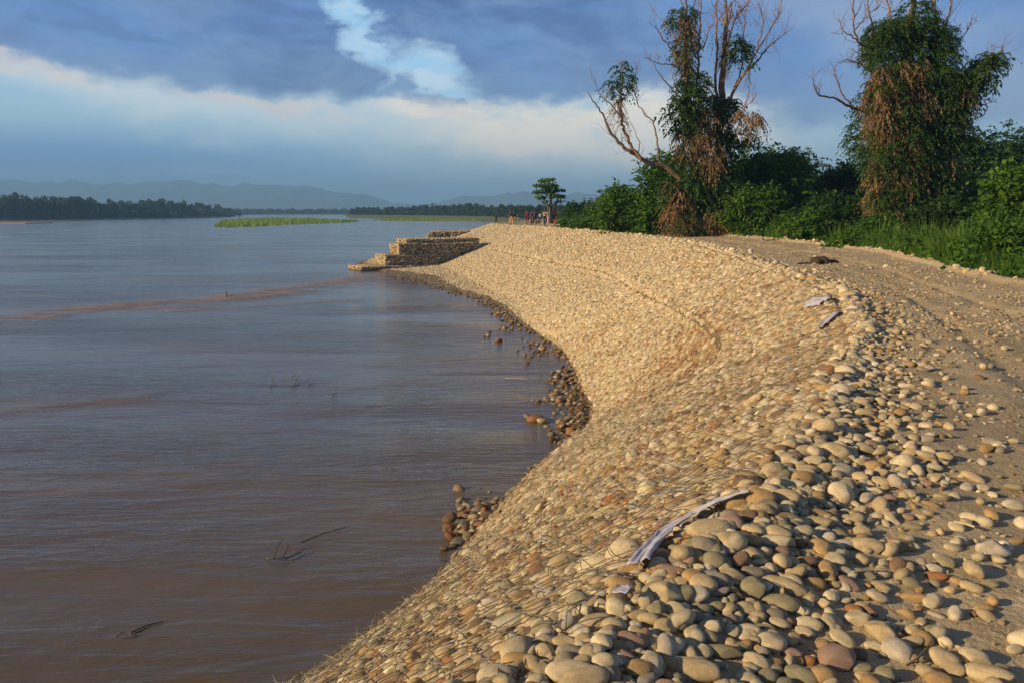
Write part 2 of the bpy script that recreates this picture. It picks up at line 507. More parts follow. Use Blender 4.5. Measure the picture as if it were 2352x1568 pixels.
def crom(A, u):
    u = np.clip(u, 0, NS - 1 - 1e-6); i = np.floor(u).astype(int); f = (u - i)
    if A.ndim == 2: f = f[:, None]
    p0 = A[np.maximum(i - 1, 0)]; p1 = A[i]; p2 = A[np.minimum(i + 1, NS - 1)]; p3 = A[np.minimum(i + 2, NS - 1)]
    return .5 * ((2 * p1) + (-p0 + p2) * f + (2 * p0 - 5 * p1 + 4 * p2 - p3) * f ** 2 + (-p0 + 3 * p1 - 3 * p2 + p3) * f ** 3)
ZT = 3.9
def slope_pt(u, t):
    """t 0 = waterline, 1 = crest, below 0 under water"""
    u = np.asarray(u, float); t = np.asarray(t, float)
    T, C = crom(toe, u), crom(crest, u)
    a = np.interp(u, np.arange(NS), apron_k)
    P = T + (C - T) * t[..., None]
    az_ = .26 * np.clip(a / .15, 0, 1)
    f = np.where(t < a, az_ * t / np.maximum(a, 1e-3), az_ + (ZT - az_) * (t - a) / (1 - a))
    z = np.where(t < 0, t * ZT * .9, f)
    z = z + .22 * np.sin(np.clip(t, 0, 1) * math.pi) * (a < .05) * (1 - a / .05)
    z = z + .10 * fbm(P[..., 0] * .6, P[..., 1] * .6, 5, 3)
    # a fold where two rows of mattresses meet
    z = z + .11 * np.tanh((t - .62) / .018) * np.clip((u - 6.2) / .8, 0, 1) * np.clip((14 - u), 0, 1) * (t < .97)
    return np.concatenate([P, z[..., None]], -1)
def road_pt(u, q):
    """q metres from the crest towards the road's far edge; beyond it the back slope"""
    u = np.asarray(u, float); q = np.asarray(q, float)
    C, Rr = crom(crest, u), crom(road, u)
    d = Rr - C; L = np.linalg.norm(d, axis=-1); dn = d / L[..., None]
    P = C + dn * q[..., None]
    near = np.clip(1 - (u - 2) / 6, 0, 1)
    z = ZT + (.04 + .03 * near) * np.exp(-((q - .35) / .42) ** 2) + .10 * fbm(P[..., 0] * .8, P[..., 1] * .8, 5, 3)
    z = z - .05 * np.exp(-((q - L * .45) / (L * .18)) ** 2) - .05 * np.exp(-((q / L - .36) / .03) ** 2) - .05 * np.exp(-((q / L - .60) / .03) ** 2) + .06 * fbm(P[..., 0] * 1.7, P[..., 1] * 1.7, 19, 3)
    e = q - L
    z = z + .13 * np.exp(-((e + .1) / .35) ** 2)
    z = np.where(e > 0, ZT - 1.5 * np.clip(e / 2.6, 0, 1) + .1 * np.exp(-((e + .1) / .35) ** 2), z)
    z = z + .022 * fbm(P[..., 0] * 4, P[..., 1] * 4, 9, 3)
    return np.concatenate([P, z[..., None]], -1), L

# station parameters with a spacing that follows distance
us = [0.0]
while us[-1] < NS - 1 - .001:
    u0 = us[-1]
    a_, b_ = crom(crest, np.array([u0])), crom(crest, np.array([u0 + .02]))
    sp = max(.3, np.linalg.norm(b_ - a_) / .02)
    dist = max(2.0, abs(a_[0][1]))
    us.append(min(NS - 1, u0 + min(.2, (.03 + .011 * dist) / sp)))
us = np.array(us)
tt = np.concatenate([np.linspace(-.6, 0, 6)[:-1], np.linspace(0, 1, 90)])
SL = slope_pt(np.repeat(us, len(tt)).reshape(len(us), -1).ravel(), np.tile(tt, len(us))).reshape(len(us), len(tt), 3)
qf = np.concatenate([np.linspace(0, .3, 100)[1:], np.linspace(.3, 1, 70)[1:]])
_, Lr = road_pt(us, us * 0)
Q = Lr[:, None] * qf[None]
Q = np.concatenate([Q, Lr[:, None] + np.array([.3, .7, 1.2, 1.9, 2.6, 3.4])[None]], 1)
RD, _ = road_pt(np.repeat(us, Q.shape[1]), Q.ravel())
RD = RD.reshape(len(us), -1, 3)
G = np.concatenate([SL, RD], 1)
# blend seam heights so slope top and road rim meet
cz = SL[:, -1, 2] - G[:, len(tt), 2]
G[:, len(tt):len(tt) + 12, 2] += cz[:, None] * np.linspace(1, 0, 12)[None]
nu, nv = G.shape[:2]
ii = np.arange(nu - 1)[:, None] * nv; jj = np.arange(nv - 1)[None]
GF = np.stack([ii + jj, ii + jj + 1, ii + nv + jj + 1, ii + nv + jj], -1).reshape(-1, 4)[:, ::-1]
me = make_mesh('embankment', G.reshape(-1, 3), GF, [M['dirt']])
att = me.attributes.new('slope', 'FLOAT', 'POINT')
sl = np.zeros((nu, nv), np.float32); sl[:, :len(tt)] = 1; sl[:, len(tt):len(tt) + 4] = .5
sl[:, len(tt) + Q.shape[1] - 5:] = 1
att.data.foreach_set('value', sl.ravel())
att = me.attributes.new('track', 'FLOAT', 'POINT')
Pxy = G[..., :2]
trk = np.zeros((nu, nv), np.float32)
Qf = np.concatenate([np.full((nu, len(tt)), -9.0), Q / Lr[:, None]], 1)
trk += np.exp(-((Qf - .42) / .05) ** 2) * .7 * (fbm(Pxy[..., 0] * .35, Pxy[..., 1] * .35, 3, 3) + .55)
trk += np.exp(-((Qf - .66) / .05) ** 2) * .5 * (fbm(Pxy[..., 0] * .35, Pxy[..., 1] * .35, 4, 3) + .5)
att.data.foreach_set('value', np.clip(trk, 0, 1).astype(np.float32).ravel())
emb = link('embankment', me); tag(emb, kind='structure')
bvh = BVHTree.FromPolygons([Vector(v) for v in G.reshape(-1, 3).tolist()], GF.tolist())
def gz(x, y, default=3.9):
    h = bvh.ray_cast(Vector((x, y, 40)), Vector((0, 0, -1)))
    return (h[0].z, h[1]) if h[0] is not None else (default, Vector((0, 0, 1)))
def hit(x, y):                   # sight line onto the embankment
    h = bvh.ray_cast(Vector((0, 0, CAMZ)), Vector(ray(x, y)).normalized())
    return h[0]

# ------------------------------------------------------------------ river bed, land, water
def grid_sheet(name, xs, ys, zf, mat, kind='structure'):
    X, Y = np.meshgrid(xs, ys, indexing='ij'); Z = zf(X, Y)
    V = np.stack([X, Y, Z], -1).reshape(-1, 3)
    a, b_ = X.shape
    i = np.arange(a - 1)[:, None] * b_; j = np.arange(b_ - 1)[None]
    F = np.stack([i + j, i + b_ + j, i + b_ + j + 1, i + j + 1], -1).reshape(-1, 4)
    me = make_mesh(name, V, F, [mat]); o = link(name, me); tag(o, kind=kind)
    return o, X, Y
grid_sheet('river_bed', np.linspace(-8800, 8800, 12), np.linspace(-800, 8000, 12), lambda x, y: x * 0 - 2.6, M['soil'])

yy = np.concatenate([np.linspace(-20, 10, 60), 10 * (760 ** np.linspace(0, 1, 300))[1:]])
tx = np.linspace(-1, 1, 260)
Yg = np.repeat(yy[:, None], len(tx), 1); Xg = tx[None] * (np.maximum(yy, 12)[:, None] * 1.05 + 6) - 2
def seg_d(px, py, pts):
    best = np.full(px.shape, 1e9); 
    for (x0, y0), (x1, y1) in zip(pts[:-1], pts[1:]):
        dx, dy = x1 - x0, y1 - y0
        t_ = np.clip(((px - x0) * dx + (py - y0) * dy) / (dx * dx + dy * dy), 0, 1)
        best = np.minimum(best, np.hypot(px - x0 - t_ * dx, py - y0 - t_ * dy))
    return best
lane1 = [g2(-300, 765, 0), g2(0, 738, 0), g2(250, 706, 0), g2(520, 684, 0), g2(700, 662, 0), g2(860, 632, 0)]
lane2 = [g2(-300, 960, 0), g2(0, 944, 0), g2(180, 924, 0), g2(330, 908, 0)]
lane3 = [g2(420, 712, 0), g2(560, 706, 0), g2(800, 690, 0)]
wob = fbm(Xg * .25, Yg * .25, 21, 3) * 2.2
turb = np.exp(-((seg_d(Xg, Yg, lane1) + wob) / 2.1) ** 2) * np.clip(.9 + 2.2 * fbm(Xg * .4, Yg * .9, 23, 3), 0, 1.2) + .4 * np.exp(-((seg_d(Xg, Yg, lane2) + wob * .5) / .75) ** 2) + .5 * np.exp(-((seg_d(Xg, Yg, lane3) + wob) / 1.0) ** 2)
turb += .35 * np.clip(fbm(Xg * .1, Yg * .3, 33, 4) * 5 - .8, 0, 1)
Zg = .015 * turb * fbm(Xg * 1.2, Yg * 2.2, 40, 2)
a, b_ = Xg.shape
i = np.arange(a - 1)[:, None] * b_; j = np.arange(b_ - 1)[None]
WF = np.stack([i + j, i + j + 1, i + b_ + j + 1, i + b_ + j], -1).reshape(-1, 4)
me = make_mesh('river_water', np.stack([Xg, Yg, Zg], -1).reshape(-1, 3), WF, [M['water']])
me.attributes.new('turb', 'FLOAT', 'POINT').data.foreach_set('value', np.clip(turb, 0, 1).astype(np.float32).ravel())
wat = link('river_water', me); tag(wat, kind='structure')

def landmass(name, poly, z, mat, skirt=3.0):
    """poly: outline (counter clockwise); rises from under the water to z"""
    P = np.array(poly, float); n = len(P)
    c = P.mean(0)
    mb = MB()
    V = [(*p, -1.5) for p in P] + [(*(p + (c - p) / np.linalg.norm(c - p) * skirt), z) for p in P]
    F = [[k, (k + 1) % n, n + (k + 1) % n, n + k] for k in range(n)]
    mb.add(V, F); mb.add(V[n:], [list(range(n))])
    o = mb.build(name, mat, smooth=False); tag(o, kind='structure')
    return o
LANDZ = 2.35
# right bank land behind the road, reaching the far woods
back = [tuple(G[k, -3, :2]) for k in range(0, nu, 12)]
poly = back + [(10, 215), (2, 400), (-20, 560), (-85, 690), (-158, 800), (-215, 1100), (-275, 1400), (4500, 1500), (4500, -60), (30, -60)]
V = [(*p, LANDZ) for p in poly] ; n = len(V)
mb = MB(); mb.add(V, [list(range(n))[::-1]])
mb.add(V + [(x, y, -2) for x, y, z in V], [[k, (k + 1) % n, n + (k + 1) % n, n + k] for k in range(n)])
tag(mb.build('right_bank_land', M['soil'], smooth=False), kind='structure')
landmass('left_bank_land', [(-333, 540), (-318, 640), (-300, 760), (-296, 905), (-330, 1000), (-2500, 1100), (-2500, 300), (-460, 460)], 1.2, M['soil'])
landmass('far_bank_land', [(-275, 1420), (-700, 1440), (-7900, 2400), (-7900, 7700), (7900, 7700), (7900, 1600), (0, 1500)], 1.5, M['soil'])
landmass('silt_bar', [g2(-80, 514, 0), g2(60, 514.6, 0), g2(128, 513, 0), g2(60, 511, 0), g2(-80, 510, 0)], .35, M['sandbar'], 1.5)
# ------------------------------------------------------------------ stone shapes
def ico(sub):
    bm_ = __import__('bmesh').new()
    __import__('bmesh').ops.create_icosphere(bm_, subdivisions=sub, radius=1.0)
    V = np.array([v.co[:] for v in bm_.verts]); F = np.array([[v.index for v in f.verts] for f in bm_.faces]); bm_.free()
    return V, F
IV4, IF4 = ico(4); IV3, IF3 = ico(3); IV2, IF2 = ico(2)
def rockify(V, seed, angular=.0):
    r_ = np.random.default_rng(seed)
    d = V / np.linalg.norm(V, axis=1, keepdims=True)
    rad = np.ones(len(d))
    for _ in range(4):
        k = r_.normal(size=3); k /= np.linalg.norm(k)
        rad += r_.uniform(-.16, .12) * np.clip(d @ k, 0, 1) ** 1.5
    for _ in range(3):
        k = r_.normal(size=3) * 2.2; rad += .030 * np.sin(d @ k + r_.uniform(0, 6))
    W = d * rad[:, None]
    for _ in range(int(5 * angular) + 1):       # worn flat facets
        k = r_.normal(size=3); k /= np.linalg.norm(k)
        lim = r_.uniform(.70, .90) if angular > .2 else r_.uniform(.80, .97)
        s = W @ k; over = np.clip(s - lim, 0, None)
        W -= over[:, None] * k[None] * .8
    return W
ROCKN = 16; ANG = [.1, .45, .2, .9]
rock_me = []; rock_objs = []
for k in range(ROCKN):
    me = make_mesh('cobble_shape', rockify(IV3, 100 + k, ANG[k % 4]), IF3, [M['stone_i']])
    rock_me.append(me)
    rock_objs.append(bpy.data.objects.new('cobble_shape', me))
rock_hi = [make_mesh('cobble', rockify(IV4, 100 + k, ANG[k % 4]), IF4, [M['stone_o']]) for k in range(ROCKN)]

PAL = np.array([(.62, .54, .38), (.54, .44, .275), (.46, .315, .155), (.33, .30, .195), (.33, .30, .25), (.24, .155, .10), (.36, .245, .20), (.62, .56, .46), (.40, .19, .085)])
PNAME = ['cream', 'tan', 'ochre', 'olive', 'grey', 'brown', 'pinkish', 'pale', 'rusty']
PW = np.array([.38, .28, .10, .055, .055, .03, .02, .075, .005]); PW = PW / PW.sum()

def eul(Mx):
    sy_ = -Mx[:, 2, 0]
    return np.stack([np.arctan2(Mx[:, 2, 1], Mx[:, 2, 2]), np.arcsin(np.clip(sy_, -1, 1)), np.arctan2(Mx[:, 1, 0], Mx[:, 0, 0])], -1)
def frames(N, r_, tilt):
    """rotation matrices whose z is the surface normal N, spun and tilted"""
    n = len(N)
    a = np.cross(N, r_.normal(size=(n, 3))); a /= np.linalg.norm(a, axis=1, keepdims=True)
    Nt = N + r_.normal(size=(n, 3)) * tilt; Nt /= np.linalg.norm(Nt, axis=1, keepdims=True)
    a = a - (a * Nt).sum(1, keepdims=True) * Nt; a /= np.linalg.norm(a, axis=1, keepdims=True)
    b = np.cross(Nt, a)
    return np.stack([a, b, Nt], -1)

stones = dict(P=[], Mx=[], S=[], C=[], cls=[], shp=[], tagz=[])
def push(P, Mx, S, C, cls, shp, zone):
    n = len(P)
    stones['P'].append(P); stones['Mx'].append(Mx); stones['S'].append(S); stones['C'].append(C)
    stones['cls'].append(cls); stones['shp'].append(shp); stones['tagz'].append(np.full(n, zone))

# slope stones: jittered packing in arc length coordinates
def slope_cells():
    out_u, out_t, out_s = [], [], []
    u = .2
    row = 0
    while u < NS - 2.2:
        uu = np.array([u])
        A, B = slope_pt(uu, np.array([0.]))[0], slope_pt(uu, np.array([1.]))[0]
        mid = (A + B) / 2
        f = math.hypot(mid[0], mid[1])
        sp = float(np.clip(.055 + .00105 * f, .059, .14))
        L = np.linalg.norm(B - A)
        A2 = slope_pt(uu + .02, np.array([.5]))[0]; M2 = slope_pt(uu, np.array([.5]))[0]
        du = sp * .86 / (np.linalg.norm(A2 - M2) / .02 + 1e-6)
        n = int(L * 1.06 / sp)
        t_ = (np.arange(n) + (.5 if row % 2 else 0)) / n * 1.06 - .05
        out_u.append(u + rng.uniform(-.42, .42, n) * du); out_t.append(t_ + rng.uniform(-.42, .42, n) * sp / L); out_s.append(np.full(n, sp))
        u += du; row += 1
    return np.concatenate(out_u), np.concatenate(out_t), np.concatenate(out_s)
su, st, ss = slope_cells()
t1 = st < 1.005
su, st, ss = su[t1], st[t1], ss[t1]
P = slope_pt(su, st)
e = .02
dT = slope_pt(su, st + e) - P; dU = slope_pt(su + e * .3, st) - P
N = np.cross(dU, dT); N /= np.linalg.norm(N, axis=1, keepdims=True); N[N[:, 2] < 0] *= -1
# seams between mattresses
Ls = np.linalg.norm(slope_pt(su, su * 0 + 1) - slope_pt(su, su * 0), axis=1)
arc_u = np.interp(su, us, np.concatenate([[0], np.cumsum(np.linalg.norm(np.diff(slope_pt(us, us * 0 + .8), axis=0), axis=1))]))
seam = np.minimum(np.abs((arc_u + .3 * np.sin(st * 3)) % 4.0 - 2.0), np.abs(st - .62) * Ls * np.where(su > 6.3, 1, 9)) < .06
n = len(P)
sc = ss * .5 * np.exp(rng.normal(0, .24, n)) * 1.15
big = rng.random(n) < .05
sc[big] *= 1.7
sc = np.minimum(sc, .105)
asp = np.stack([rng.uniform(1.0, 1.7, n), rng.uniform(.8, 1.1, n), rng.uniform(.45, .9, n)], -1)
S = sc[:, None] * asp
Mx = frames(N, rng, .22)
cls = rng.choice(9, n, p=PW)
# stones below the fold tinted brown for its weaker light; random patches, waterline too
patch = fbm(P[:, 0] * .35, P[:, 1] * .35, 71, 3)
brown = (np.exp(-((su - 7.0) / 1.1) ** 2) * np.exp(-((st - .52) / .13) ** 2) * .8 + np.clip(patch * 2.2, 0, .35))
sw = rng.random(n) < brown
cls[sw] = rng.choice([1, 2, 2, 8, 5], sw.sum())
low = rng.random(n) < np.clip((.10 - st) * 8, 0, .8) * (P[:, 2] < .5)
cls[low] = rng.choice([3, 4, 5, 8, 2], low.sum())
cls[(sc > .085) & ((cls == 8) | (cls == 5) | (cls == 2))] = 0
C = PAL[cls] * rng.uniform(.82, 1.18, (n, 1)) * rng.uniform(.96, 1.04, (n, 3))
wetm = P[:, 2] < .03
C[wetm] *= .38
Pc = P + N * (S[:, 2] * rng.uniform(.0, .38, n) - seam * .12)[:, None]
push(Pc, Mx, S, C, cls, rng.integers(0, ROCKN, n), 0)
slopeP, slopeS = Pc, S  # before the traced cobbles clear their places

# loose stones on the crest, the dirt and the road's far edge
cell = {}
def try_place(x, y, r, k=.80):
    cx, cy = int(math.floor(x / .3)), int(math.floor(y / .3))
    for i_ in (-1, 0, 1):
        for j_ in (-1, 0, 1):
            for (a_, b_, c_) in cell.get((cx + i_, cy + j_), ()):
                if (a_ - x) ** 2 + (b_ - y) ** 2 < (k * (c_ + r)) ** 2:
                    return False
    cell.setdefault((cx, cy), []).append((x, y, r))
    return True

# traced cobbles of the foreground: x, y, w, h in a 2352 px wide picture, angle, colour
Z3 = lambda L: [(1451.8 + x * .27665, 1134.3 + y * .27665, w_ * .27665, h * .27665, a, c, s) for x, y, w_, h, a, c, s in L]
Z4 = lambda L: [(1898.3 + x * .3055, 1088.9 + y * .3055, w_ * .3055, h * .3055, a, c, s) for x, y, w_, h, a, c, s in L]
Z2 = lambda L: [(1088.9 + x * .3346, 1043.5 + y * .3346, w_ * .3346, h * .3346, a, c, s) for x, y, w_, h, a, c, s in L]
heroes = Z3([(500, 1440, 460, 185, -12, 1, 0), (1150, 1228, 215, 165, -25, 0, 1), (1255, 895, 280, 150, -12, 3, 2), (745, 1300, 290, 120, -3, 3, 3),
    (820, 375, 215, 180, 0, 1, 4), (1190, 395, 270, 140, -10, 0, 5), (700, 545, 190, 165, 40, 3, 6), (215, 790, 165, 200, 80, 3, 8),
    (510, 685, 200, 140, 0, 2, 9), (680, 690, 130, 190, 80, 4, 10), (515, 830, 220, 130, -8, 7, 12), (495, 505, 220, 125, -28, 2, 13),
    (385, 1050, 190, 165, -20, 3, 0), (280, 1090, 130, 150, -60, 1, 1), (205, 960, 150, 150, 0, 3, 2), (1075, 125, 190, 125, -20, 1, 3),
    (960, 180, 160, 120, 0, 5, 4), (1540, 235, 240, 115, -10, 1, 5), (1310, 210, 200, 110, -15, 3, 6), (1530, 155, 210, 90, -10, 2, 8),
    (1000, 385, 140, 115, 0, 2, 9), (1010, 300, 180, 90, -8, 1, 10), (640, 265, 135, 80, -10, 0, 12), (520, 270, 105, 85, 0, 2, 13),
    (710, 195, 120, 90, -35, 4, 0), (1000, 770, 210, 160, -20, 3, 7), (1270, 750, 360, 130, -10, 1, 2), (840, 680, 200, 130, -25, 1, 11),
    (1010, 650, 190, 120, 0, 4, 4), (1410, 630, 110, 115, -50, 3, 7), (1330, 560, 120, 85, 0, 1, 6), (1250, 480, 110, 110, -50, 6, 8),
    (1465, 485, 140, 75, -8, 1, 9), (1420, 385, 95, 85, 0, 1, 10), (1575, 315, 125, 100, -30, 7, 12), (1615, 430, 100, 120, -40, 3, 13),
    (640, 1175, 150, 95, -5, 3, 0), (450, 1290, 140, 105, 0, 3, 7), (575, 1275, 100, 140, 55, 0, 2), (530, 1130, 105, 75, 0, 0, 3),
    (735, 1065, 125, 110, -20, 3, 4), (833, 1045, 110, 105, -30, 6, 5), (605, 955, 100, 115, -55, 3, 6), (615, 1060, 120, 95, 35, 3, 8),
    (705, 930, 130, 95, 10, 3, 9), (530, 1015, 120, 115, 0, 3, 10), (945, 950, 175, 110, 0, 1, 12), (1150, 970, 215, 100, -8, 1, 13),
    (270, 1220, 125, 125, 0, 3, 3), (185, 1440, 145, 120, 0, 4, 11), (370, 1515, 140, 90, -30, 3, 2), (955, 1530, 175, 130, -10, 0, 7),
    (1130, 1520, 150, 130, -40, 3, 6), (1150, 1400, 200, 90, 15, 2, 8), (1185, 1450, 130, 90, 0, 3, 9), (1375, 1385, 95, 75, 0, 2, 4),
    (1325, 1320, 155, 85, -5, 6, 12), (1470, 1380, 85, 80, 0, 8, 7), (1590, 1500, 200, 150, -20, 2, 3), (1400, 1500, 260, 130, 0, 3, 0),
    (1435, 1140, 150, 90, -35, 0, 5), (1310, 1215, 95, 100, 0, 1, 1), (1590, 1250, 105, 95, 0, 2, 10), (920, 1260, 75, 110, -70, 3, 8),
    (985, 1230, 75, 110, -70, 8, 9), (1080, 1100, 170, 60, -10, 3, 13), (995, 1035, 110, 65, 0, 1, 12), (725, 1410, 90, 95, 0, 4, 7),
    (50, 1215, 140, 140, -20, 6, 2), (300, 635, 260, 110, 0, 6, 0), (330, 690, 95, 100, 0, 2, 7), (165, 655, 85, 80, 0, 2, 1),
    (440, 820, 170, 160, 0, 3, 4), (715, 810, 190, 80, 10, 4, 5), (790, 770, 170, 75, -30, 2, 13), (1230, 260, 140, 95, 0, 3, 10),
    (1010, 490, 190, 110, -15, 1, 6), (930, 470, 110, 85, -30, 0, 8), (1050, 560, 130, 60, 10, 0, 9), (640, 390, 180, 120, 20, 1, 12)])
heroes += Z4([(525, 1315, 205, 145, -15, 7, 0), (75, 1370, 215, 200, 0, 6, 7), (890, 1385, 190, 130, -15, 1, 4), (1120, 1370, 200, 120, -20, 0, 3),
    (1215, 1505, 300, 135, -10, 1, 5), (125, 1240, 180, 95, -25, 0, 6), (410, 1180, 140, 155, 60, 1, 11), (550, 530, 170, 85, -8, 2, 12),
    (300, 530, 210, 130, 0, 1, 7), (1245, 560, 130, 155, -55, 7, 11), (655, 920, 160, 75, 0, 2, 7), (170, 820, 165, 85, -38, 6, 8),
    (805, 1180, 130, 85, -5, 3, 9), (725, 1240, 130, 100, -30, 2, 10), (635, 1250, 85, 130, -65, 1, 12), (525, 1215, 100, 80, 0, 5, 3),
    (360, 1290, 125, 70, -8, 0, 13), (250, 1345, 95, 110, 0, 5, 0), (235, 1440, 160, 75, 0, 3, 1), (460, 1500, 130, 110, -30, 3, 2),
    (750, 1480, 140, 90, -10, 1, 3), (355, 1545, 230, 80, 0, 1, 4), (840, 1545, 170, 100, 0, 2, 5), (620, 1050, 105, 75, -12, 2, 6),
    (825, 1055, 110, 40, -5, 7, 8), (205, 1010, 125, 65, -15, 8, 9), (820, 710, 115, 65, 0, 7, 10), (820, 765, 140, 60, 0, 8, 12),
    (1230, 820, 95, 65, -10, 3, 13), (900, 655, 130, 85, -20, 3, 0), (285, 745, 145, 75, -5, 3, 7), (265, 640, 95, 90, 0, 1, 1),
    (100, 455, 160, 95, -20, 3, 2), (60, 540, 130, 90, -30, 0, 3), (410, 55, 125, 75, -20, 1, 4), (610, 60, 120, 60, -8, 0, 5),
    (1110, 25, 160, 70, -20, 1, 6), (1170, 100, 95, 55, -5, 0, 8), (1410, 95, 120, 65, -5, 3, 9), (785, 225, 120, 40, -15, 2, 10),
    (640, 390, 130, 55, -8, 3, 12), (515, 355, 75, 45, -10, 7, 13), (480, 185, 90, 85, -25, 6, 7), (410, 840, 140, 60, -10, 1, 0),
    (610, 480, 120, 65, -10, 3, 3), (665, 545, 70, 60, -45, 0, 4), (760, 75, 75, 60, -30, 6, 5), (1030, 1400, 75, 95, 0, 2, 6)])
heroes += Z2([(890, 1420, 180, 145, 10, 0, 0), (160, 1510, 235, 170, 0, 0, 7), (780, 1400, 110, 95, -10, 0, 4), (430, 1550, 150, 110, 0, 0, 3),
    (700, 1540, 250, 80, -5, 1, 5), (970, 1170, 165, 115, 0, 1, 6), (715, 1220, 145, 110, 10, 0, 8), (830, 1140, 250, 100, 20, 1, 9),
    (790, 1370, 125, 130, 0, 1, 10), (620, 1420, 145, 120, 0, 3, 12), (640, 1290, 190, 90, -10, 1, 13), (680, 1360, 200, 110, -15, 4, 0),
    (1080, 1270, 200, 120, -15, 6, 1), (990, 1310, 150, 85, 20, 2, 2), (500, 1480, 150, 100, -25, 3, 11), (680, 1490, 115, 80, 0, 1, 4),
    (905, 1540, 140, 70, 0, 1, 5), (1240, 1460, 130, 100, 0, 4, 7), (1125, 1345, 75, 60, 0, 0, 8), (470, 1210, 150, 140, 60, 3, 9)])
hero_rec = []
for (px, py, pw, ph, ang, ci, shp) in heroes:
    if py > 1590 or px > 2380: continue
    h = hit(px, min(py + ph * .22, 1640))
    if h is None: continue
    g, nrm = gz(h.x, h.y)
    d = math.sqrt(h.x ** 2 + h.y ** 2 + (h.z - CAMZ) ** 2)
    m_ = d / FPX
    a_, b2, c2 = pw * .53 * m_, ph * .68 * m_, min(pw, ph) * .43 * m_
    spin = R(ang) * 1.0
    hero_rec.append((h.x, h.y, h.z, a_, b2, c2, spin, ci, shp))
    cell.setdefault((int(math.floor(h.x / .3)), int(math.floor(h.y / .3))), []).append((h.x, h.y, (a_ + b2) / 2 * .8))
HP = np.array([[r_[0], r_[1], r_[2] + r_[5] * .50] for r_ in hero_rec])
hs = np.array([[r_[3], r_[4], r_[5]] for r_ in hero_rec]); hm = []
for r_ in hero_rec:
    az = math.atan2(r_[0], r_[1])
    hm.append(np.array((Matrix.Rotation(-az + r_[6], 3, 'Z') @ Matrix.Rotation(random.uniform(-.25, .25), 3, 'X') @ Matrix.Rotation(random.uniform(-.2, .2) - r_[6] * .25, 3, 'Y'))))
hc = np.array([r_[7] for r_ in hero_rec])
HR = (hs[:, 0] + hs[:, 1]) / 2
for kk in range(len(stones['P'])):
    q_ = stones['P'][kk]; kp = np.ones(len(q_), bool)
    sz_ = stones['S'][kk].max(1)
    for h_, r_h in zip(HP, HR):
        kp &= (np.hypot(q_[:, 0] - h_[0], q_[:, 1] - h_[1]) > r_h * .8 + sz_ * .45) | (sz_ < .02)
    for key_ in stones: stones[key_][kk] = stones[key_][kk][kp]
push(HP, np.array(hm), hs, PAL[hc] * rng.uniform(.9, 1.12, (len(hc), 1)), hc, np.array([r_[8] for r_ in hero_rec]), 1)

cand = []
def q_density(q, L, u, x, y):
    near = max(0.0, min(1.0, 1 - (u - 3) / 5))
    wdt = .55 + .85 * near
    d = math.exp(-(max(0, q - .15) / wdt) ** 2) * 1.0
    d += .16 * math.exp(-(q / 3.2) ** 2)
    d += .9 * math.exp(-((L - q) / .45) ** 2)
    pz = fbm(np.array([x * .8]), np.array([y * .8]), 55, 3)[0]
    d += .22 * max(0, pz * 3) 
    return d
ntry = 0
LC = []
arcC = np.concatenate([[0], np.cumsum(np.linalg.norm(np.diff(crom(crest, us), axis=0), axis=1))])
tot = arcC[-1]
Ncand = 56000
ac = rng.random(Ncand) ** 1.9 * np.interp(15.2, us, arcC)      # denser towards the camera
uc = np.interp(ac, arcC, us)
Lc = np.interp(uc, us, Lr)
qc = np.where(rng.random(Ncand) < .62, rng.random(Ncand) ** 1.4 * 2.6 - .15, rng.random(Ncand) * (Lc + .25))
farq = rng.random(Ncand) < .16
qc = np.where(farq, Lc + rng.normal(0, .28, Ncand), qc)
PP, _ = road_pt(uc, qc)
fd = np.hypot(PP[:, 0], PP[:, 1])
rad = np.clip(np.exp(rng.normal(math.log(.031), .62, Ncand)), .012, .115)
rad = np.where(fd > 25, np.maximum(rad, .035), rad)
rad = np.where((fd >= 7) & (fd < 16), np.minimum(rad, .045 + .04 * rng.random(Ncand) ** 3), rad)
rad = np.where(fd < 7, np.minimum(rad, .040 + .05 * rng.random(Ncand) ** 2.5), rad)
X2, Y2, F2 = project(PP)
inside = (F2 > .5) & (X2 > -200) & (X2 < 2560) & (Y2 < 1800)
order = np.argsort(-rad)
accP = []
nzp = fbm(PP[:, 0] * .8, PP[:, 1] * .8, 55, 3)
for k in order:
    if not inside[k]: continue
    q, L, u = qc[k], Lc[k], uc[k]
    near = max(0.0, min(1.0, 1 - (u - 3) / 5))
    wdt = .50 + .34 * near
    d = math.exp(-(max(0, q - .15) / wdt) ** 2) + .06 * math.exp(-(q / 3.0) ** 2) + .20 * near * math.exp(-(q / 2.0) ** 2) + .5 * math.exp(-((L - q) / .28) ** 2) * max(0, .5 + nzp[k] * 3) + .30 * max(0, nzp[k] * 2.6 - .12) + (.05 if fd[k] < 12 else .008)
    if q > wdt + .2 and L - q > .9 and rad[k] > .045: d *= .22
    if rng.random() > d: continue
    if try_place(PP[k, 0], PP[k, 1], rad[k]):
        accP.append(k)
accP = np.array(accP); n = len(accP)
PL = PP[accP]; rl = rad[accP]
for k in range(n):
    PL[k, 2] = gz(PL[k, 0], PL[k, 1])[0]
asp = np.stack([rng.uniform(1.05, 1.5, n), rng.uniform(.8, 1.05, n), rng.uniform(.5, .85, n)], -1)
S = rl[:, None] * asp
cls = rng.choice(9, n, p=PW)
C = PAL[cls] * rng.uniform(.82, 1.15, (n, 1))
Pc = PL + np.array([0, 0, 1])[None] * (S[:, 2] * rng.uniform(.25, .8, n))[:, None]
C = C * 1.1
zone = np.where(qc[accP] > Lc[accP] - .9, 4, np.where(qc[accP] < 1.0, 2, 3))
push(Pc, frames(np.tile([0, 0, 1.], (n, 1)), rng, .22), S, C, cls, rng.integers(0, ROCKN, n), 2)
stones['tagz'][-1] = zone
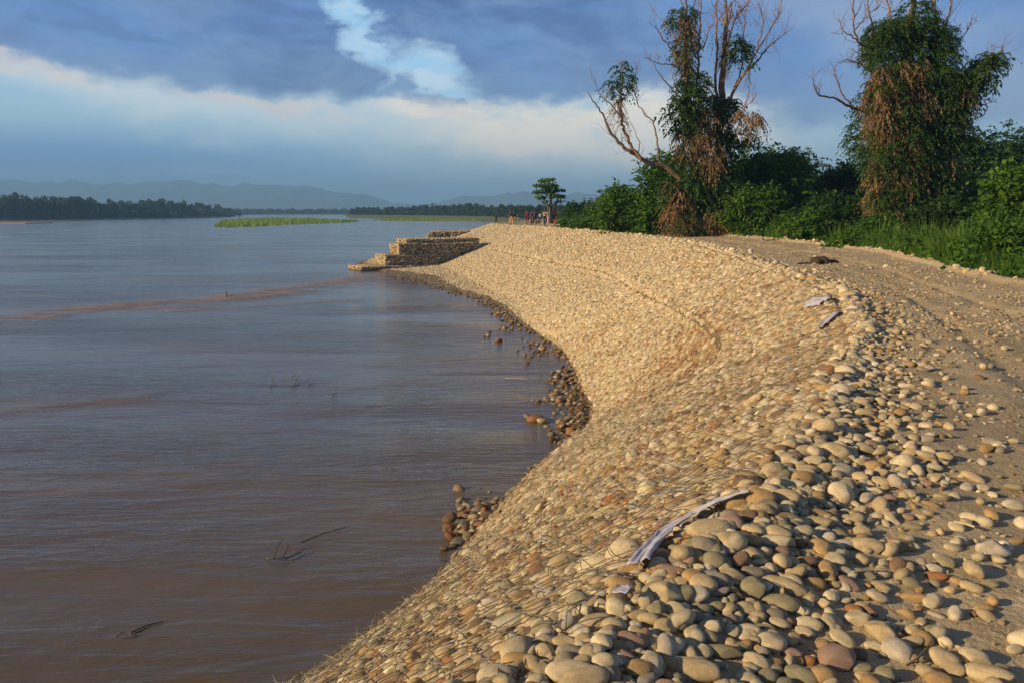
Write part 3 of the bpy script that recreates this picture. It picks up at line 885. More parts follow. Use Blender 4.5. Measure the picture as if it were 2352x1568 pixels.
# a second layer of small stones filling the heap
m2 = (qc[accP] < 1.1) & (fd[accP] < 16)
n = 9000
acx = rng.random(n) ** 1.5 * np.interp(8.5, us, arcC); ux = np.interp(acx, arcC, us)
qx = np.abs(rng.normal(0, .75, n)) - .12
PX, _ = road_pt(ux, qx)
X2, Y2, F2 = project(PX); k = (F2 > .5) & (X2 > -100) & (X2 < 2450) & (Y2 < 1680)
PX = PX[k]; n = len(PX)
for q in range(n): PX[q, 2] = gz(PX[q, 0], PX[q, 1])[0]
rr = np.clip(np.exp(rng.normal(math.log(.024), .4, n)), .01, .06)
S = rr[:, None] * np.stack([rng.uniform(1.05, 1.5, n), rng.uniform(.8, 1.05, n), rng.uniform(.55, .85, n)], -1)
cls = rng.choice(9, n, p=PW)
push(PX + np.array([0, 0, 1]) * (S[:, 2] * .5)[:, None], frames(np.tile([0, 0, 1.], (n, 1)), rng, .3), S, PAL[cls] * rng.uniform(.75, 1.1, (n, 1)), cls, rng.integers(0, ROCKN, n), 2)

# grit on the dirt
n = 34000
acx = rng.random(n) ** 1.7 * np.interp(11, us, arcC); ux = np.interp(acx, arcC, us)
Lx = np.interp(ux, us, Lr); qx = rng.random(n) * Lx
PX, _ = road_pt(ux, qx); pf = fbm(PX[:, 0] * 1.1, PX[:, 1] * 1.1, 61, 3)
X2, Y2, F2 = project(PX); k = (F2 > .5) & (X2 > -50) & (X2 < 2420) & (Y2 < 1640) & (pf > -.08 - .12 * rng.random(n)) & (rng.random(n) < np.clip(15 / np.maximum(F2, .1), .2, 1))
PX = PX[k]; n = len(PX)
for q in range(n): PX[q, 2] = gz(PX[q, 0], PX[q, 1])[0]
dd = np.hypot(PX[:, 0], PX[:, 1])
rr = np.clip(np.exp(rng.normal(math.log(.0075), .5, n)), .003, .03) * np.clip(dd / 8, .8, 1.7)
S = rr[:, None] * np.stack([rng.uniform(1.05, 1.7, n), rng.uniform(.8, 1.05, n), rng.uniform(.5, .9, n)], -1)
cls = rng.choice(9, n, p=PW)
push(PX + np.array([0, 0, 1]) * (S[:, 2] * .3)[:, None], frames(np.tile([0, 0, 1.], (n, 1)), rng, .3), S, PAL[cls] * rng.uniform(.6, 1.0, (n, 1)), cls, rng.integers(0, ROCKN, n), 3)

# wet stone spits at the water's edge
spits = [(1310, 975, 42, 20, 90), (1295, 912, 40, 18, 80), (1290, 868, 26, 18, 50), (1125, 1175, 52, 26, 130), (1075, 1218, 34, 24, 80), (1235, 800, 26, 14, 60), (1175, 748, 26, 12, 50), (1150, 722, 18, 9, 40), (1135, 775, 30, 8, 6)]
for sxp, syp, rx, ry, cnt in spits:
    for _ in range(int(cnt * .8)):
        x_, y_ = sxp + rng.normal() * rx * .75, syp + rng.normal() * ry * .8
        if x_ > sxp + rx: continue
        p = gp(x_, y_, 0.0)
        r_ = float(np.clip(np.exp(rng.normal(math.log(.075), .25)), .04, .13))
        lift = max(-.06, .05 * math.exp(-((x_ - sxp - rx * .3) / rx) ** 2 - ((y_ - syp) / ry) ** 2) + rng.uniform(-.05, .03))
        c_ = int(rng.choice([1, 3, 4, 5, 8, 2, 0]))
        push(np.array([[p[0], p[1], lift]]), frames(np.array([[0, 0, 1.]]), rng, .3), np.array([[r_ * 1.25, r_, r_ * .7]]), PAL[[c_]] * (.85 if lift > .03 else .5), np.array([c_]), rng.integers(0, ROCKN, 1), 5)
n = 1500
ut = rng.uniform(6.2, 13, n); t_ = rng.uniform(-.13, .05, n) * rng.uniform(.3, 1, n)
PT = slope_pt(ut, t_); ptn = fbm(PT[:, 0] * .7, PT[:, 1] * .5, 88, 3); kk = ptn > t_ * -2.2 - .12; PT = PT[kk]; n = len(PT)
PT[:, 2] = rng.uniform(-.07, .05, n); cls_t = rng.choice([1, 3, 4, 5, 8, 2], n); rt = rng.uniform(.04, .085, n)
push(PT, frames(np.tile([0, 0, 1.], (n, 1)), rng, .3), rt[:, None] * np.array([[1.25, 1, .7]]), PAL[cls_t] * .55, cls_t, rng.integers(0, ROCKN, n), 5)
for sxp, syp, r_, c_ in [(1246, 966, .17, 0), (1228, 962, .20, 8), (1030, 1190, .11, 5), (1145, 782, .16, 8), (1020, 1258, .07, 5), (1212, 955, .10, 4)]:
    p = gp(sxp, syp, .03)
    push(p[None], frames(np.array([[0, 0, 1.]]), rng, .2), np.array([[r_ * 1.2, r_, r_ * .6]]), PAL[[c_]] * .7, np.array([c_]), rng.integers(0, ROCKN, 1), 5)

# stony spur beyond the stepped baskets
spc = gp(1046, 541, 2.9)
sp_c = np.array([spc[0] + .5, 101.0])
nspur = 5200
ax_ = rng.uniform(-1, 1, (nspur, 2))
def spur_z(a, b):
    e_ = np.maximum(np.clip((np.abs(a) - .62) / .38, 0, 1), np.clip((np.abs(b) - .45) / .55, 0, 1))
    return 3.05 * (1 - e_) + .1
def spur_xy(a, b): return np.stack([sp_c[0] - 0 + a * 6.0, sp_c[1] + b * 5 + a * 3], -1)
gx, gy = np.meshgrid(np.linspace(-1, 1, 30), np.linspace(-1, 1, 30), indexing='ij')
V = np.concatenate([spur_xy(gx, gy), spur_z(gx, gy)[..., None] - .12], -1)
V[..., 2] = np.where(spur_z(gx, gy) < .2, -1, V[..., 2])
ii_ = np.arange(29)[:, None] * 30; jj_ = np.arange(29)[None]
me = make_mesh('stone_spur', V.reshape(-1, 3), np.stack([ii_ + jj_, ii_ + 30 + jj_, ii_ + 31 + jj_, ii_ + jj_ + 1], -1).reshape(-1, 4), [M['dirt']])
me.attributes.new('slope', 'FLOAT', 'POINT').data.foreach_set('value', np.ones(900, np.float32))
tag(link('stone_spur', me), kind='structure')
xy = spur_xy(ax_[:, 0], ax_[:, 1]); z_ = spur_z(ax_[:, 0], ax_[:, 1])
cls = rng.choice([0, 1, 2, 2, 8, 3, 5, 1], nspur)
r_ = rng.uniform(.07, .13, nspur)
push(np.stack([xy[:, 0], xy[:, 1], z_ - .05], -1), frames(np.tile([-.3, -.5, .8], (nspur, 1)), rng, .3), r_[:, None] * np.array([[1.2, 1, .75]]), PAL[cls] * .95, cls, rng.integers(0, ROCKN, nspur), 6)

# ------------------------------------------------------------------ split: the 300 cobbles that show largest, the rest as one mass
P = np.concatenate(stones['P']); Mx = np.concatenate(stones['Mx']); S = np.concatenate(stones['S']); C = np.concatenate(stones['C'])
cls = np.concatenate(stones['cls']); shp = np.concatenate(stones['shp']); zone = np.concatenate(stones['tagz'])
X2, Y2, F2 = project(P)
vis = (X2 > 4) & (X2 < 2348) & (Y2 > 0) & (Y2 < 1560) & (F2 > .5)
app = np.where(vis, S[:, :2].mean(1) / np.maximum(F2, .5), 0)
app = np.where(zone == 1, app * 1.5, app)
app = np.where((zone == 0), app * .8, app)
top = np.argsort(-app)[:300]
ismass = np.ones(len(P), bool); ismass[top] = False

def scatter(name, P, Mx, S, C, shp, label=None):
    me = bpy.data.meshes.new(name)
    me.vertices.add(len(P)); me.vertices.foreach_set('co', P.astype(np.float32).ravel())
    me.attributes.new('rot', 'FLOAT_VECTOR', 'POINT').data.foreach_set('vector', eul(Mx).astype(np.float32).ravel())
    me.attributes.new('scl', 'FLOAT_VECTOR', 'POINT').data.foreach_set('vector', S.astype(np.float32).ravel())
    me.attributes.new('scol', 'FLOAT_COLOR', 'POINT').data.foreach_set('color', np.concatenate([np.clip(C, 0, 1), np.ones((len(C), 1))], 1).astype(np.float32).ravel())
    me.attributes.new('srnd', 'FLOAT', 'POINT').data.foreach_set('value', rng.random(len(P)).astype(np.float32))
    me.attributes.new('idx', 'INT', 'POINT').data.foreach_set('value', shp.astype(np.int32))
    o = link(name, me)
    ng = bpy.data.node_groups.new(name, 'GeometryNodeTree')
    ng.interface.new_socket('Geometry', in_out='INPUT', socket_type='NodeSocketGeometry')
    ng.interface.new_socket('Geometry', in_out='OUTPUT', socket_type='NodeSocketGeometry')
    gi = ng.nodes.new('NodeGroupInput'); go = ng.nodes.new('NodeGroupOutput')
    g2i = ng.nodes.new('GeometryNodeGeometryToInstance')
    for ro in rock_objs[::-1]:
        oi = ng.nodes.new('GeometryNodeObjectInfo'); oi.inputs[0].default_value = ro
        ng.links.new(oi.outputs['Geometry'], g2i.inputs[0])
    def na(nm, ty):
        nd = ng.nodes.new('GeometryNodeInputNamedAttribute'); nd.data_type = ty; nd.inputs[0].default_value = nm
        return [s for s in nd.outputs if s.enabled and s.name == 'Attribute'][0]
    ip = ng.nodes.new('GeometryNodeInstanceOnPoints')
    ng.links.new(gi.outputs[0], ip.inputs['Points'])
    ng.links.new(g2i.outputs[0], ip.inputs['Instance'])
    ip.inputs['Pick Instance'].default_value = True
    ng.links.new(na('idx', 'INT'), ip.inputs['Instance Index'])
    e2r = ng.nodes.new('FunctionNodeEulerToRotation')
    ng.links.new(na('rot', 'FLOAT_VECTOR'), e2r.inputs[0]); ng.links.new(e2r.outputs[0], ip.inputs['Rotation'])
    ng.links.new(na('scl', 'FLOAT_VECTOR'), ip.inputs['Scale'])
    ng.links.new(ip.outputs[0], go.inputs[0])
    md = o.modifiers.new('scatter', 'NODES'); md.node_group = ng
    tag(o, kind='stuff', cat='stones', label=label)
    return o
mz = ismass & (zone != 5) & (zone != 6) & (zone != 0)
scatter('loose_stones', P[mz], Mx[mz], S[mz], C[mz], shp[mz], 'loose rounded cobbles and pebbles along the bank crest and road')
mz = ismass & (zone == 0)
scatter('slope_stones', P[mz], Mx[mz], S[mz], C[mz], shp[mz], 'pale rounded river stones packed under netting on the bank slope')
mz = ismass & (zone == 5)
scatter('waterline_stones', P[mz], Mx[mz], S[mz], C[mz], shp[mz], 'dark wet stones spilling into the brown water')
mz = ismass & (zone == 6)
scatter('spur_stones', P[mz], Mx[mz], S[mz], C[mz], shp[mz], 'tan stones covering the low spur beyond the stepped baskets')

# individual cobbles with labels that single them out
def words(k):
    s = S[k]; L_ = s.max(); m_ = np.sort(s)[1]; f = s.min()
    size = 'very large' if L_ > .17 else 'large' if L_ > .125 else 'medium' if L_ > .09 else 'small' if L_ > .065 else 'tiny'
    el = L_ / m_
    shape = 'long' if el > 1.5 else 'oval' if el > 1.2 else 'round'
    if shp[k] % 4 == 3: shape = 'blocky' 
    x, y = X2[k], Y2[k]
    if zone[k] == 5: place = 'at the water edge'
    elif zone[k] == 0: place = 'in the netting beside the heap' if y > 1250 else 'in the netting below the crest'
    elif y > 1450: place = 'near the bottom edge of the photo'
    elif x > 2150: place = 'lying on the dirt at far right'
    elif x > 1950: place = 'in the dirt right of the heap'
    elif y > 1330: place = 'in the heap below the white cloth strip'
    elif y > 1150: place = 'on the heap right of the white cloth strip'
    else: place = 'on the crest beyond the heap'
    return size, PNAME[cls[k]], shape, place
from collections import defaultdict
gr = defaultdict(list)
for k in top: gr[words(k)].append(k)
NUMW = ['', '', 'two', 'three', 'four', 'five', 'six', 'seven', 'eight', 'nine', 'ten', 'eleven', 'twelve']
ORD = ['', 'second', 'third', 'fourth', 'fifth', 'sixth', 'seventh', 'eighth', 'ninth', 'tenth', 'eleventh', 'twelfth']
for key, ks in gr.items():
    ks = sorted(ks, key=lambda k: X2[k])
    for i_, k in enumerate(ks):
        size, cn, sh, pl = key
        lab = f'{size} {sh} {cn} cobble {pl}'
        if len(ks) > 1:
            pos = 'leftmost' if i_ == 0 else 'rightmost' if i_ == len(ks) - 1 else (ORD[i_] if i_ < 12 else str(i_ + 1) + 'th') + ' from left'
            lab += f', {pos}'
        o = bpy.data.objects.new('cobble', rock_hi[shp[k]])
        COL.objects.link(o)
        o.location = P[k]; o.scale = S[k]
        o.rotation_euler = Matrix(Mx[k].tolist()).to_euler()
        o.color = (*np.clip(C[k], 0, 1), 1)
        tag(o, lab, 'cobble', 'river cobbles showing large along the near bank')
# ------------------------------------------------------------------ wire netting draped over the near slope stones
x0_, y0_, cs = -8.5, -3.0, .025
gw, gh = int(18 / cs), int(31 / cs)
H = np.full((gw, gh), -9.0, np.float32)
near = (slopeP[:, 1] < 27) & (slopeP[:, 0] > -8) & (slopeP[:, 0] < 9)
sp_, ssz = slopeP[near], slopeS[near]
rr = ssz[:, :2].mean(1) * .95
ic = ((sp_[:, 0] - x0_) / cs).astype(int); jc = ((sp_[:, 1] - y0_) / cs).astype(int)
for di in range(-6, 7):
    for dj in range(-6, 7):
        d2 = (di * di + dj * dj) * cs * cs
        k = d2 < rr ** 2
        z = sp_[:, 2] + ssz[:, 2] * .85 * np.sqrt(np.clip(1 - d2 / rr ** 2, 0, 1))
        a_ = ic + di; b_ = jc + dj
        k &= (a_ >= 0) & (a_ < gw) & (b_ >= 0) & (b_ < gh)
        np.maximum.at(H, (a_[k], b_[k]), z[k])
def shift(A, i, j): return np.roll(np.roll(A, i, 0), j, 1)
for _ in range(2):
    H = np.maximum.reduce([H, shift(H, 1, 0), shift(H, -1, 0), shift(H, 0, 1), shift(H, 0, -1)])
Hb = sum(shift(H, i, j) for i in (-1, 0, 1) for j in (-1, 0, 1)) / 9
H = np.where(H > -5, np.maximum(H - .02, Hb), H)
def drape(p):
    i_ = np.clip(((p[:, 0] - x0_) / cs).astype(int), 0, gw - 1); j_ = np.clip(((p[:, 1] - y0_) / cs).astype(int), 0, gh - 1)
    z = H[i_, j_]
    return np.where(z > -5, z, p[:, 2] + .06) + .006
arc62 = np.concatenate([[0], np.cumsum(np.linalg.norm(np.diff(slope_pt(us, us * 0 + .8), axis=0), axis=1))])
mb = MB()
umax = 9.5; hexw, hexh = .105, .13
atot = np.interp(umax, us, arc62)
for li in range(int(atot / hexw)):
    a0 = li * hexw
    u_ = float(np.interp(a0, arc62, us))
    if u_ < 1.6: continue
    if li % 1 and u_ > 6: continue
    Lx = float(np.linalg.norm(slope_pt(np.array([u_]), np.array([1.]))[0] - slope_pt(np.array([u_]), np.array([0.]))[0]))
    nper = int(Lx / (hexh * 2))
    # one period: twist right, cross over, twist left, cross back
    base = np.array([(.5, 0), (.5, .35), (0, .68), (-.5, 1.0), (-.5, 1.35), (0, 1.68)])
    seq = np.concatenate([base + [0, 2 * k] for k in range(nper)])
    sgn = 1 if li % 2 else -1
    aa = a0 + seq[:, 0] * sgn * (hexw * .96) + .006 * rng.normal(size=len(seq)); tt_ = seq[:, 1] * hexh / Lx + .006 * rng.normal(size=len(seq)) / Lx
    tt_ = 1.0 - tt_ + .015
    uu_ = np.interp(aa, arc62, us)
    p = slope_pt(uu_, tt_)
    p[:, 2] = drape(p)
    zs = p[:, 2].copy()
    for _ in range(2): zs[1:-1] = (zs[:-2] + 2 * zs[1:-1] + zs[2:]) / 4
    p[:, 2] = np.maximum(zs, p[:, 2] - .012)
    mb.tube(np.concatenate([p, np.full((len(p), 1), float(np.interp(u_, [2, 4, 5.5, 7, 9.4], [.0028, .0026, .0018, .0012, .0005])))], 1), 3, False)
# thicker lacing wires: down the joints between the panels and along the top edge
for a0 in np.arange(2.0, atot, 4.0):
    for off in (0, .05):
        t_ = np.linspace(.0, 1.01, 120)
        u_ = np.interp(a0 - .3 * np.sin(t_ * 3) + off + .01 * rng.normal(size=120), arc62, us)
        p = slope_pt(u_, t_); p[:, 2] = drape(p) + .004
        mb.tube(np.concatenate([p, np.full((120, 1), .0035)], 1), 3, False)
for tv in (1.012, .62):
    u_ = np.linspace(1.6 if tv > 1 else 6.3, umax, 500)
    p = slope_pt(u_, np.full(500, tv) + .002 * rng.normal(size=500)); p[:, 2] = drape(p) + .003
    mb.tube(np.concatenate([p, np.full((500, 1), .0035)], 1), 3, False)
# slack wires that spring off the slope
for _ in range(16):
    u0 = rng.uniform(2.6, 5.5); t0 = rng.uniform(.2, 1.0)
    k = np.linspace(0, 1, 14); du = rng.normal() * .12; dt = -rng.uniform(.05, .18)
    p = slope_pt(u0 + du * k, t0 + dt * k); p[:, 2] = drape(p) + .025 * np.sin(k * math.pi) * rng.uniform(.2, 1)
    mb.tube(np.concatenate([p, np.full((14, 1), .0018)], 1), 3, False)
o = mb.build('wire_netting', M['wire'])
tag(o, 'hexagonal steel wire netting stretched over the stones of the near slope', 'wire netting', kind='thing')

# dry straw caught in the netting
mb = MB()
for _ in range(2600):
    u0 = rng.uniform(1.6, 7.5); t0 = float(np.clip(rng.beta(1.2, 1.6) * 1.02, 0.02, 1))
    p0 = slope_pt(np.array([u0]), np.array([t0]))
    if fbm(p0[:, 0] * .9, p0[:, 1] * .9, 91, 3)[0] < .0: continue
    p0[:, 2] = drape(p0) + .005
    p0 = p0[0]; d = rng.normal(size=3) * [1, 1, .45]; d /= np.linalg.norm(d); l = rng.uniform(.05, .16)
    q1 = p0 + d * l * .5 + [0, 0, .012]; q2 = p0 + d * l + rng.normal(size=3) * .01
    mb.tube(np.array([[*p0, .0016], [*q1, .0016], [*q2, .0008]]), 3, False)
M['straw'] = simple('dry_straw', (.50, .42, .22), .8, 0, .3, 5)
tag(mb.build('dry_straw', M['straw']), 'dry grass stalks caught in the wire netting on the slope', 'dry grass', kind='stuff')

# ------------------------------------------------------------------ geotextile cloth
M['cloth'] = simple('white_geotextile', (.44, .43, .53), .85, 0, .08, 30, .004)
def ribbon(name, path, widths, label, lift=.05, wr=.03, seed=0, n=130, m_=14, col=None):
    P_ = []
    for x, y in path:
        h = hit(x, y); P_.append((h.x, h.y))
    P_ = np.array(P_); s = np.linspace(0, len(P_) - 1, n)
    c = np.stack([np.interp(s, range(len(P_)), P_[:, 0]), np.interp(s, range(len(P_)), P_[:, 1])], -1)
    wd = np.interp(s, range(len(P_)), widths)
    t = np.gradient(c, axis=0); t /= np.linalg.norm(t, axis=1, keepdims=True); nn = np.stack([-t[:, 1], t[:, 0]], -1)
    v = np.linspace(-.5, .5, m_)
    wj = wd * (1 + .25 * fbm(s * .9, s * 0 + seed, seed, 2))
    XY = c[:, None] + nn[:, None] * (v[None, :, None] * wj[:, None, None]) 
    XY += (.03 * fbm(s * 3, s * 0, seed + 5, 2))[:, None, None]
    Z = np.array([[gz(a, b)[0] for a, b in row] for row in XY])
    for _ in range(6):
        Z[1:-1] = (Z[:-2] + 2 * Z[1:-1] + Z[2:]) / 4
    Z = Z + lift + wr * (fbm(v[None] * 9 + s[:, None] * .3, s[:, None] * .8 + v[None], seed, 2) * 1.6 + .6 * np.abs(fbm(v[None] * 14, s[:, None] * .5, seed + 2, 2)))
    i = np.arange(n - 1)[:, None] * m_; j = np.arange(m_ - 1)[None]
    me = make_mesh(name, np.concatenate([XY, Z[..., None]], -1).reshape(-1, 3), np.stack([i + j, i + j + 1, i + m_ + j + 1, i + m_ + j], -1).reshape(-1, 4), [col or M['cloth']])
    o = link(name, me); md = o.modifiers.new('thickness', 'SOLIDIFY'); md.thickness = .003
    tag(o, label, 'cloth'); return o
ribbon('cloth_strip', [(1720, 1162), (1660, 1182), (1590, 1212), (1530, 1250), (1492, 1290), (1465, 1335)], [.05, .08, .06, .08, .11, .10],
       'long white geotextile strip pinched between the netting and the cobble heap', .085, .022, 3)
ribbon('cloth_strip', [(1438, 1385), (1428, 1402)], [.03, .07], 'tiny white cloth scrap left of the cobble heap, below the long strip', .08, .008, 8, 12, 6)
ribbon('cloth_strip', [(1850, 712), (1870, 703), (1892, 706)], [.50, .42, .22], 'pale cloth patch lying flat at the crest, farther of two on the slope edge', .10, .04, 4, 30, 12)
ribbon('cloth_strip', [(1922, 727), (1905, 745), (1884, 765)], [.12, .14, .08], 'narrow twisted pale cloth rag just below the flat cloth patch', .09, .05, 6, 30, 8)

# dung and clods on the road, twigs
def clod(x, y, r, label, cat, name, mat, hgt=.5):
    mb = MB(); h = hit(x, y)
    for k in range(5):
        V = rockify(IV3, 900 + int(x) + k, .8) * r * rng.uniform(.45, .8) * [1.2, 1.2, hgt]
        V += np.array([h.x + rng.normal() * r * .5, h.y + rng.normal() * r * .3, h.z + r * hgt * .3])
        mb.add(V, IF3)
    tag(mb.build(name, mat, loc=(h.x, h.y, h.z)), label, cat)
M['dung'] = simple('dark_dung', (.055, .035, .02), .9, 0, .4, 12, .02)
clod(1887, 606, .24, 'dark brown lumpy dung heap on the dirt road', 'dung heap', 'dung_heap', M['dung'], .95)
clod(1915, 604, .17, 'small dark lump just right of the dung heap on the road', 'dung', 'dung_lump', M['dung'], .7)
clod(1840, 607, .14, 'flat little dark lump left of the dung heap on the road', 'dung', 'dung_lump', M['dung'])

def twig(name, pts, r0, label, cat, z=.02, water=True, mat=None, kids=()):
    mb = MB()
    for q in [pts] + list(kids):
        P_ = []
        for k, p_ in enumerate(q):
            x, y = p_[:2]; dz = p_[2] if len(p_) > 2 else 0
            if water: g = gp(x, y, 0.0) 
            else:
                h = hit(x, y); g = np.array([h.x, h.y, h.z])
            P_.append([g[0], g[1], g[2] + z + dz, r0 * (1 - .7 * k / len(q))])
        mb.tube(P_, 5)
    tag(mb.build(name, mat or M['twig']), label, cat)
M['twig'] = simple('wet_twig', (.11, .075, .05), .6, 0, .3, 5)
M['green_stem'] = simple('green_stem', (.10, .14, .03), .7, 0, .3, 5)
twig('driftwood', [(612, 1283, 0), (640, 1290, .05), (668, 1283, .02), (694, 1270, 0)], .012, 'dark branch stub drifting in the muddy water, larger of two near the bank', 'driftwood', kids=[[(628, 1289, .03), (640, 1268, .12), (650, 1262, .16)], [(650, 1288, .05), (664, 1272, .13)]])
twig('driftwood', [(690, 1245, -.01), (740, 1225, -.01), (796, 1209, -.01)], .010, 'thin submerged stick trailing behind the drifting branch stub', 'driftwood', z=.012)
twig('driftwood', [(266, 1468, .02), (282, 1464, .06), (296, 1466, 0)], .014, 'small dark stick poking out of the water at lower left', 'driftwood', kids=[[(300, 1455, 0), (336, 1438, .0), (375, 1428, 0)]])
twig('water_weed', [(622, 889, 0), (626, 880, .05), (632, 872, .10)], .012, 'green weed sprig floating on the river, leftmost of four', 'water weed', mat=M['green_stem'])
twig('water_weed', [(672, 890, 0), (668, 876, .09), (680, 872, .14), (688, 880, .05)], .012, 'tangled looped green weed floating on the river, second of four', 'water weed', mat=M['green_stem'], kids=[[(672, 888, 0), (690, 870, .1)]])
twig('water_weed', [(708, 886, 0), (722, 882, .03)], .012, 'short flat green weed floating on the river, third of four', 'water weed', mat=M['green_stem'])
twig('water_weed', [(762, 906, 0), (776, 903, .03)], .012, 'olive weed scrap floating on the river, rightmost of four', 'water weed', mat=M['green_stem'])
twig('driftwood', [(520, 682, 0), (521, 676, .15)], .05, 'black snag tip poking up in the brown current line', 'driftwood')
twig('floating_reed', [(1160, 869, 0), (1212, 871, 0)], .014, 'straw coloured reed stalk floating near the stony water edge', 'reed stalk', mat=M['straw'])
twig('twig', [(2080, 1546), (2106, 1528), (2124, 1508), (2138, 1486)], .004, 'thin dry twig lying among cobbles at lower right', 'twig', z=.03, water=False, mat=M['bark'])
twig('twig', [(1960, 1328), (2010, 1324), (2046, 1326)], .004, 'straight dark stick lying on the dirt right of the heap', 'twig', z=.03, water=False, mat=M['bark'])
twig('twig', [(2190, 1210), (2215, 1214), (2238, 1222)], .010, 'pale straw coloured stick on the dirt road at right', 'twig', z=.03, water=False, mat=M['straw'])

# ------------------------------------------------------------------ gabion baskets
def gabion(corner, a, b, ln, wd, ht, label, seed):
    r_ = np.random.default_rng(seed)
    an = r_.normal() * .03; a = np.array([a[0] * math.cos(an) - a[1] * math.sin(an), a[0] * math.sin(an) + a[1] * math.cos(an)]); b = np.array([-a[1], a[0]])
    ht = ht * r_.uniform(.93, 1.02); wd = wd * r_.uniform(.97, 1.02)
    a = np.array([a[0], a[1], 0.]); b = np.array([b[0], b[1], 0.]); up = np.array([0, 0, 1.])
    root = link('gabion_basket', None, None, corner); tag(root, label, 'gabion', 'stepped gabion baskets of the groyne')
    c = a * ln / 2 + b * wd / 2 + up * ht / 2
    mb = MB(); mb.box(c, (ln * .93, wd * .93, ht * .90), np.stack([a, b, up], -1)); mb.build('core', M['core'], root, False)
    faces = [(up * ht, a, b, ln, wd, up), (0 * up, a, up, ln, ht, -b), (0 * up, b, up, wd, ht, -a), (b * wd, a, up, ln, ht, b)]
    Vs, Fs, cs_, rs_ = [], [], [], []; k0 = 0
    for o_, e1, e2, l1, l2, nrm in faces:
        n1, n2 = max(2, int(l1 / .135)), max(2, int(l2 / .125))
        for i in range(n1):
            for j in range(n2):
                p = o_ + e1 * (i + .5 + r_.uniform(-.3, .3)) * l1 / n1 + e2 * (j + .5 + r_.uniform(-.3, .3)) * l2 / n2 - nrm * (r_.uniform(.0, .09) - bulge(i, n1) * bulge(j, n2) * .07)
                s = r_.uniform(.068, .105)
                A = frames(np.array([up]), r_, .5)[0]
                V = (IV2 * [1.25 * s, s, .75 * s]) @ A.T + p
                Vs.append(V); Fs.append(IF2 + k0); k0 += len(V)
                ci = PAL[r_.choice([0, 1, 1, 2, 3, 4, 5, 0])] * r_.uniform(.95, 1.25)
                cs_.append(np.tile([*ci, 1], (len(V), 1))); rs_.append(np.full(len(V), r_.random()))
    me = make_mesh('stone_fill', np.concatenate(Vs), np.concatenate(Fs), [M['stone_m']])
    me.attributes.new('scol', 'FLOAT_COLOR', 'POINT').data.foreach_set('color', np.concatenate(cs_).astype(np.float32).ravel())
    me.attributes.new('srnd', 'FLOAT', 'POINT').data.foreach_set('value', np.concatenate(rs_).astype(np.float32))
    link('stone_fill', me, root)
    mb = MB(); e_ = .01
    P8 = [(-e_, -e_, -e_), (ln + e_, -e_, -e_), (ln + e_, wd + e_, -e_), (-e_, wd + e_, -e_), (-e_, -e_, ht + e_), (ln + e_, -e_, ht + e_), (ln + e_, wd + e_, ht + e_), (-e_, wd + e_, ht + e_)]
    P8 = [a * p[0] + b * p[1] + up * p[2] for p in P8]
    for i, j in [(0, 1), (1, 2), (2, 3), (3, 0), (4, 5), (5, 6), (6, 7), (7, 4), (0, 4), (1, 5), (2, 6), (3, 7)]:
        mb.tube([[*P8[i], .012], [*P8[j], .012]], 4, False)
    for i in range(1, int(ln / .2)):
        s = i * .2
        mb.tube([[*(P8[0] + a * s), .003], [*(P8[4] + a * s), .003], [*(P8[7] + a * s), .003]], 3, False)
    for i in range(1, int(ht / .2)):
        s = i * .2
        mb.tube([[*(P8[3] + up * s), .003], [*(P8[0] + up * s), .003], [*(P8[1] + up * s), .003]], 3, False)
    mb.build('wire_mesh', M['wire'], root)
    return root
AX = np.array([.870, .492]); BX = np.array([-.492, .870])
def bulge(i, n): return math.sin((i + .5) / n * math.pi)
def row(px, py, z, lens, wd, ht, labs, gap=.10):
    p = gp(px, py, z)
    for k, (l, lab) in enumerate(zip(lens, labs)):
        gabion((p[0], p[1], z), AX, BX, l, wd, ht, lab, int(px) + k)
        p = p + np.array([*(AX * (l + gap)), 0])
c1 = gp(885.5, 609.8, .42)
row(885.5, 609.8, .42, [.95, 2.3, 2.3, 2.3], 2.9, .98,
    ['short gabion basket at the outer end of the bottom row', 'gabion in the bottom row, first long one from the outer end',
     'gabion in the bottom row, middle of its three long ones', 'gabion in the bottom row, half buried by the bank slope'])
p2 = c1 + np.array([*(AX * 1.45 + BX * .12), 1.0])
def row_at(p, lens, wd, ht, labs, gap=.10, seed=0):
    for k, (l, lab) in enumerate(zip(lens, labs)):
        gabion(tuple(p), AX, BX, l, wd, ht, lab, seed + k)
        p = p + np.array([*(AX * (l + gap)), 0])
row_at(p2, [2.1, 2.1, 2.1, 2.1], 2.3, .98, ['gabion at the lit outer end of the middle row', 'gabion in the middle row, second from its outer end',
       'gabion in the middle row, third from its outer end', 'gabion in the middle row, nearest the bank slope'], seed=50)
p3 = p2 + np.array([*(AX * .95 + BX * .45), 1.0])
row_at(p3, [2.6, 2.6, 2.6], 2.5, .40, ['thin gabion mattress on top, at its lit outer end', 'thin gabion mattress on top, middle one of three', 'thin gabion mattress on top, nearest the bank slope'], seed=80)
pm = c1 + np.array([*(-AX * 2.6 - BX * .5), -.40])
row_at(pm, [2.9, 2.9, 2.9], 3.6, .34, ['low gabion mat at the waterline, sticking farthest into the river', 'low gabion mat under the bottom row of baskets', 'low gabion mat nearest the bank under the baskets'], seed=110)
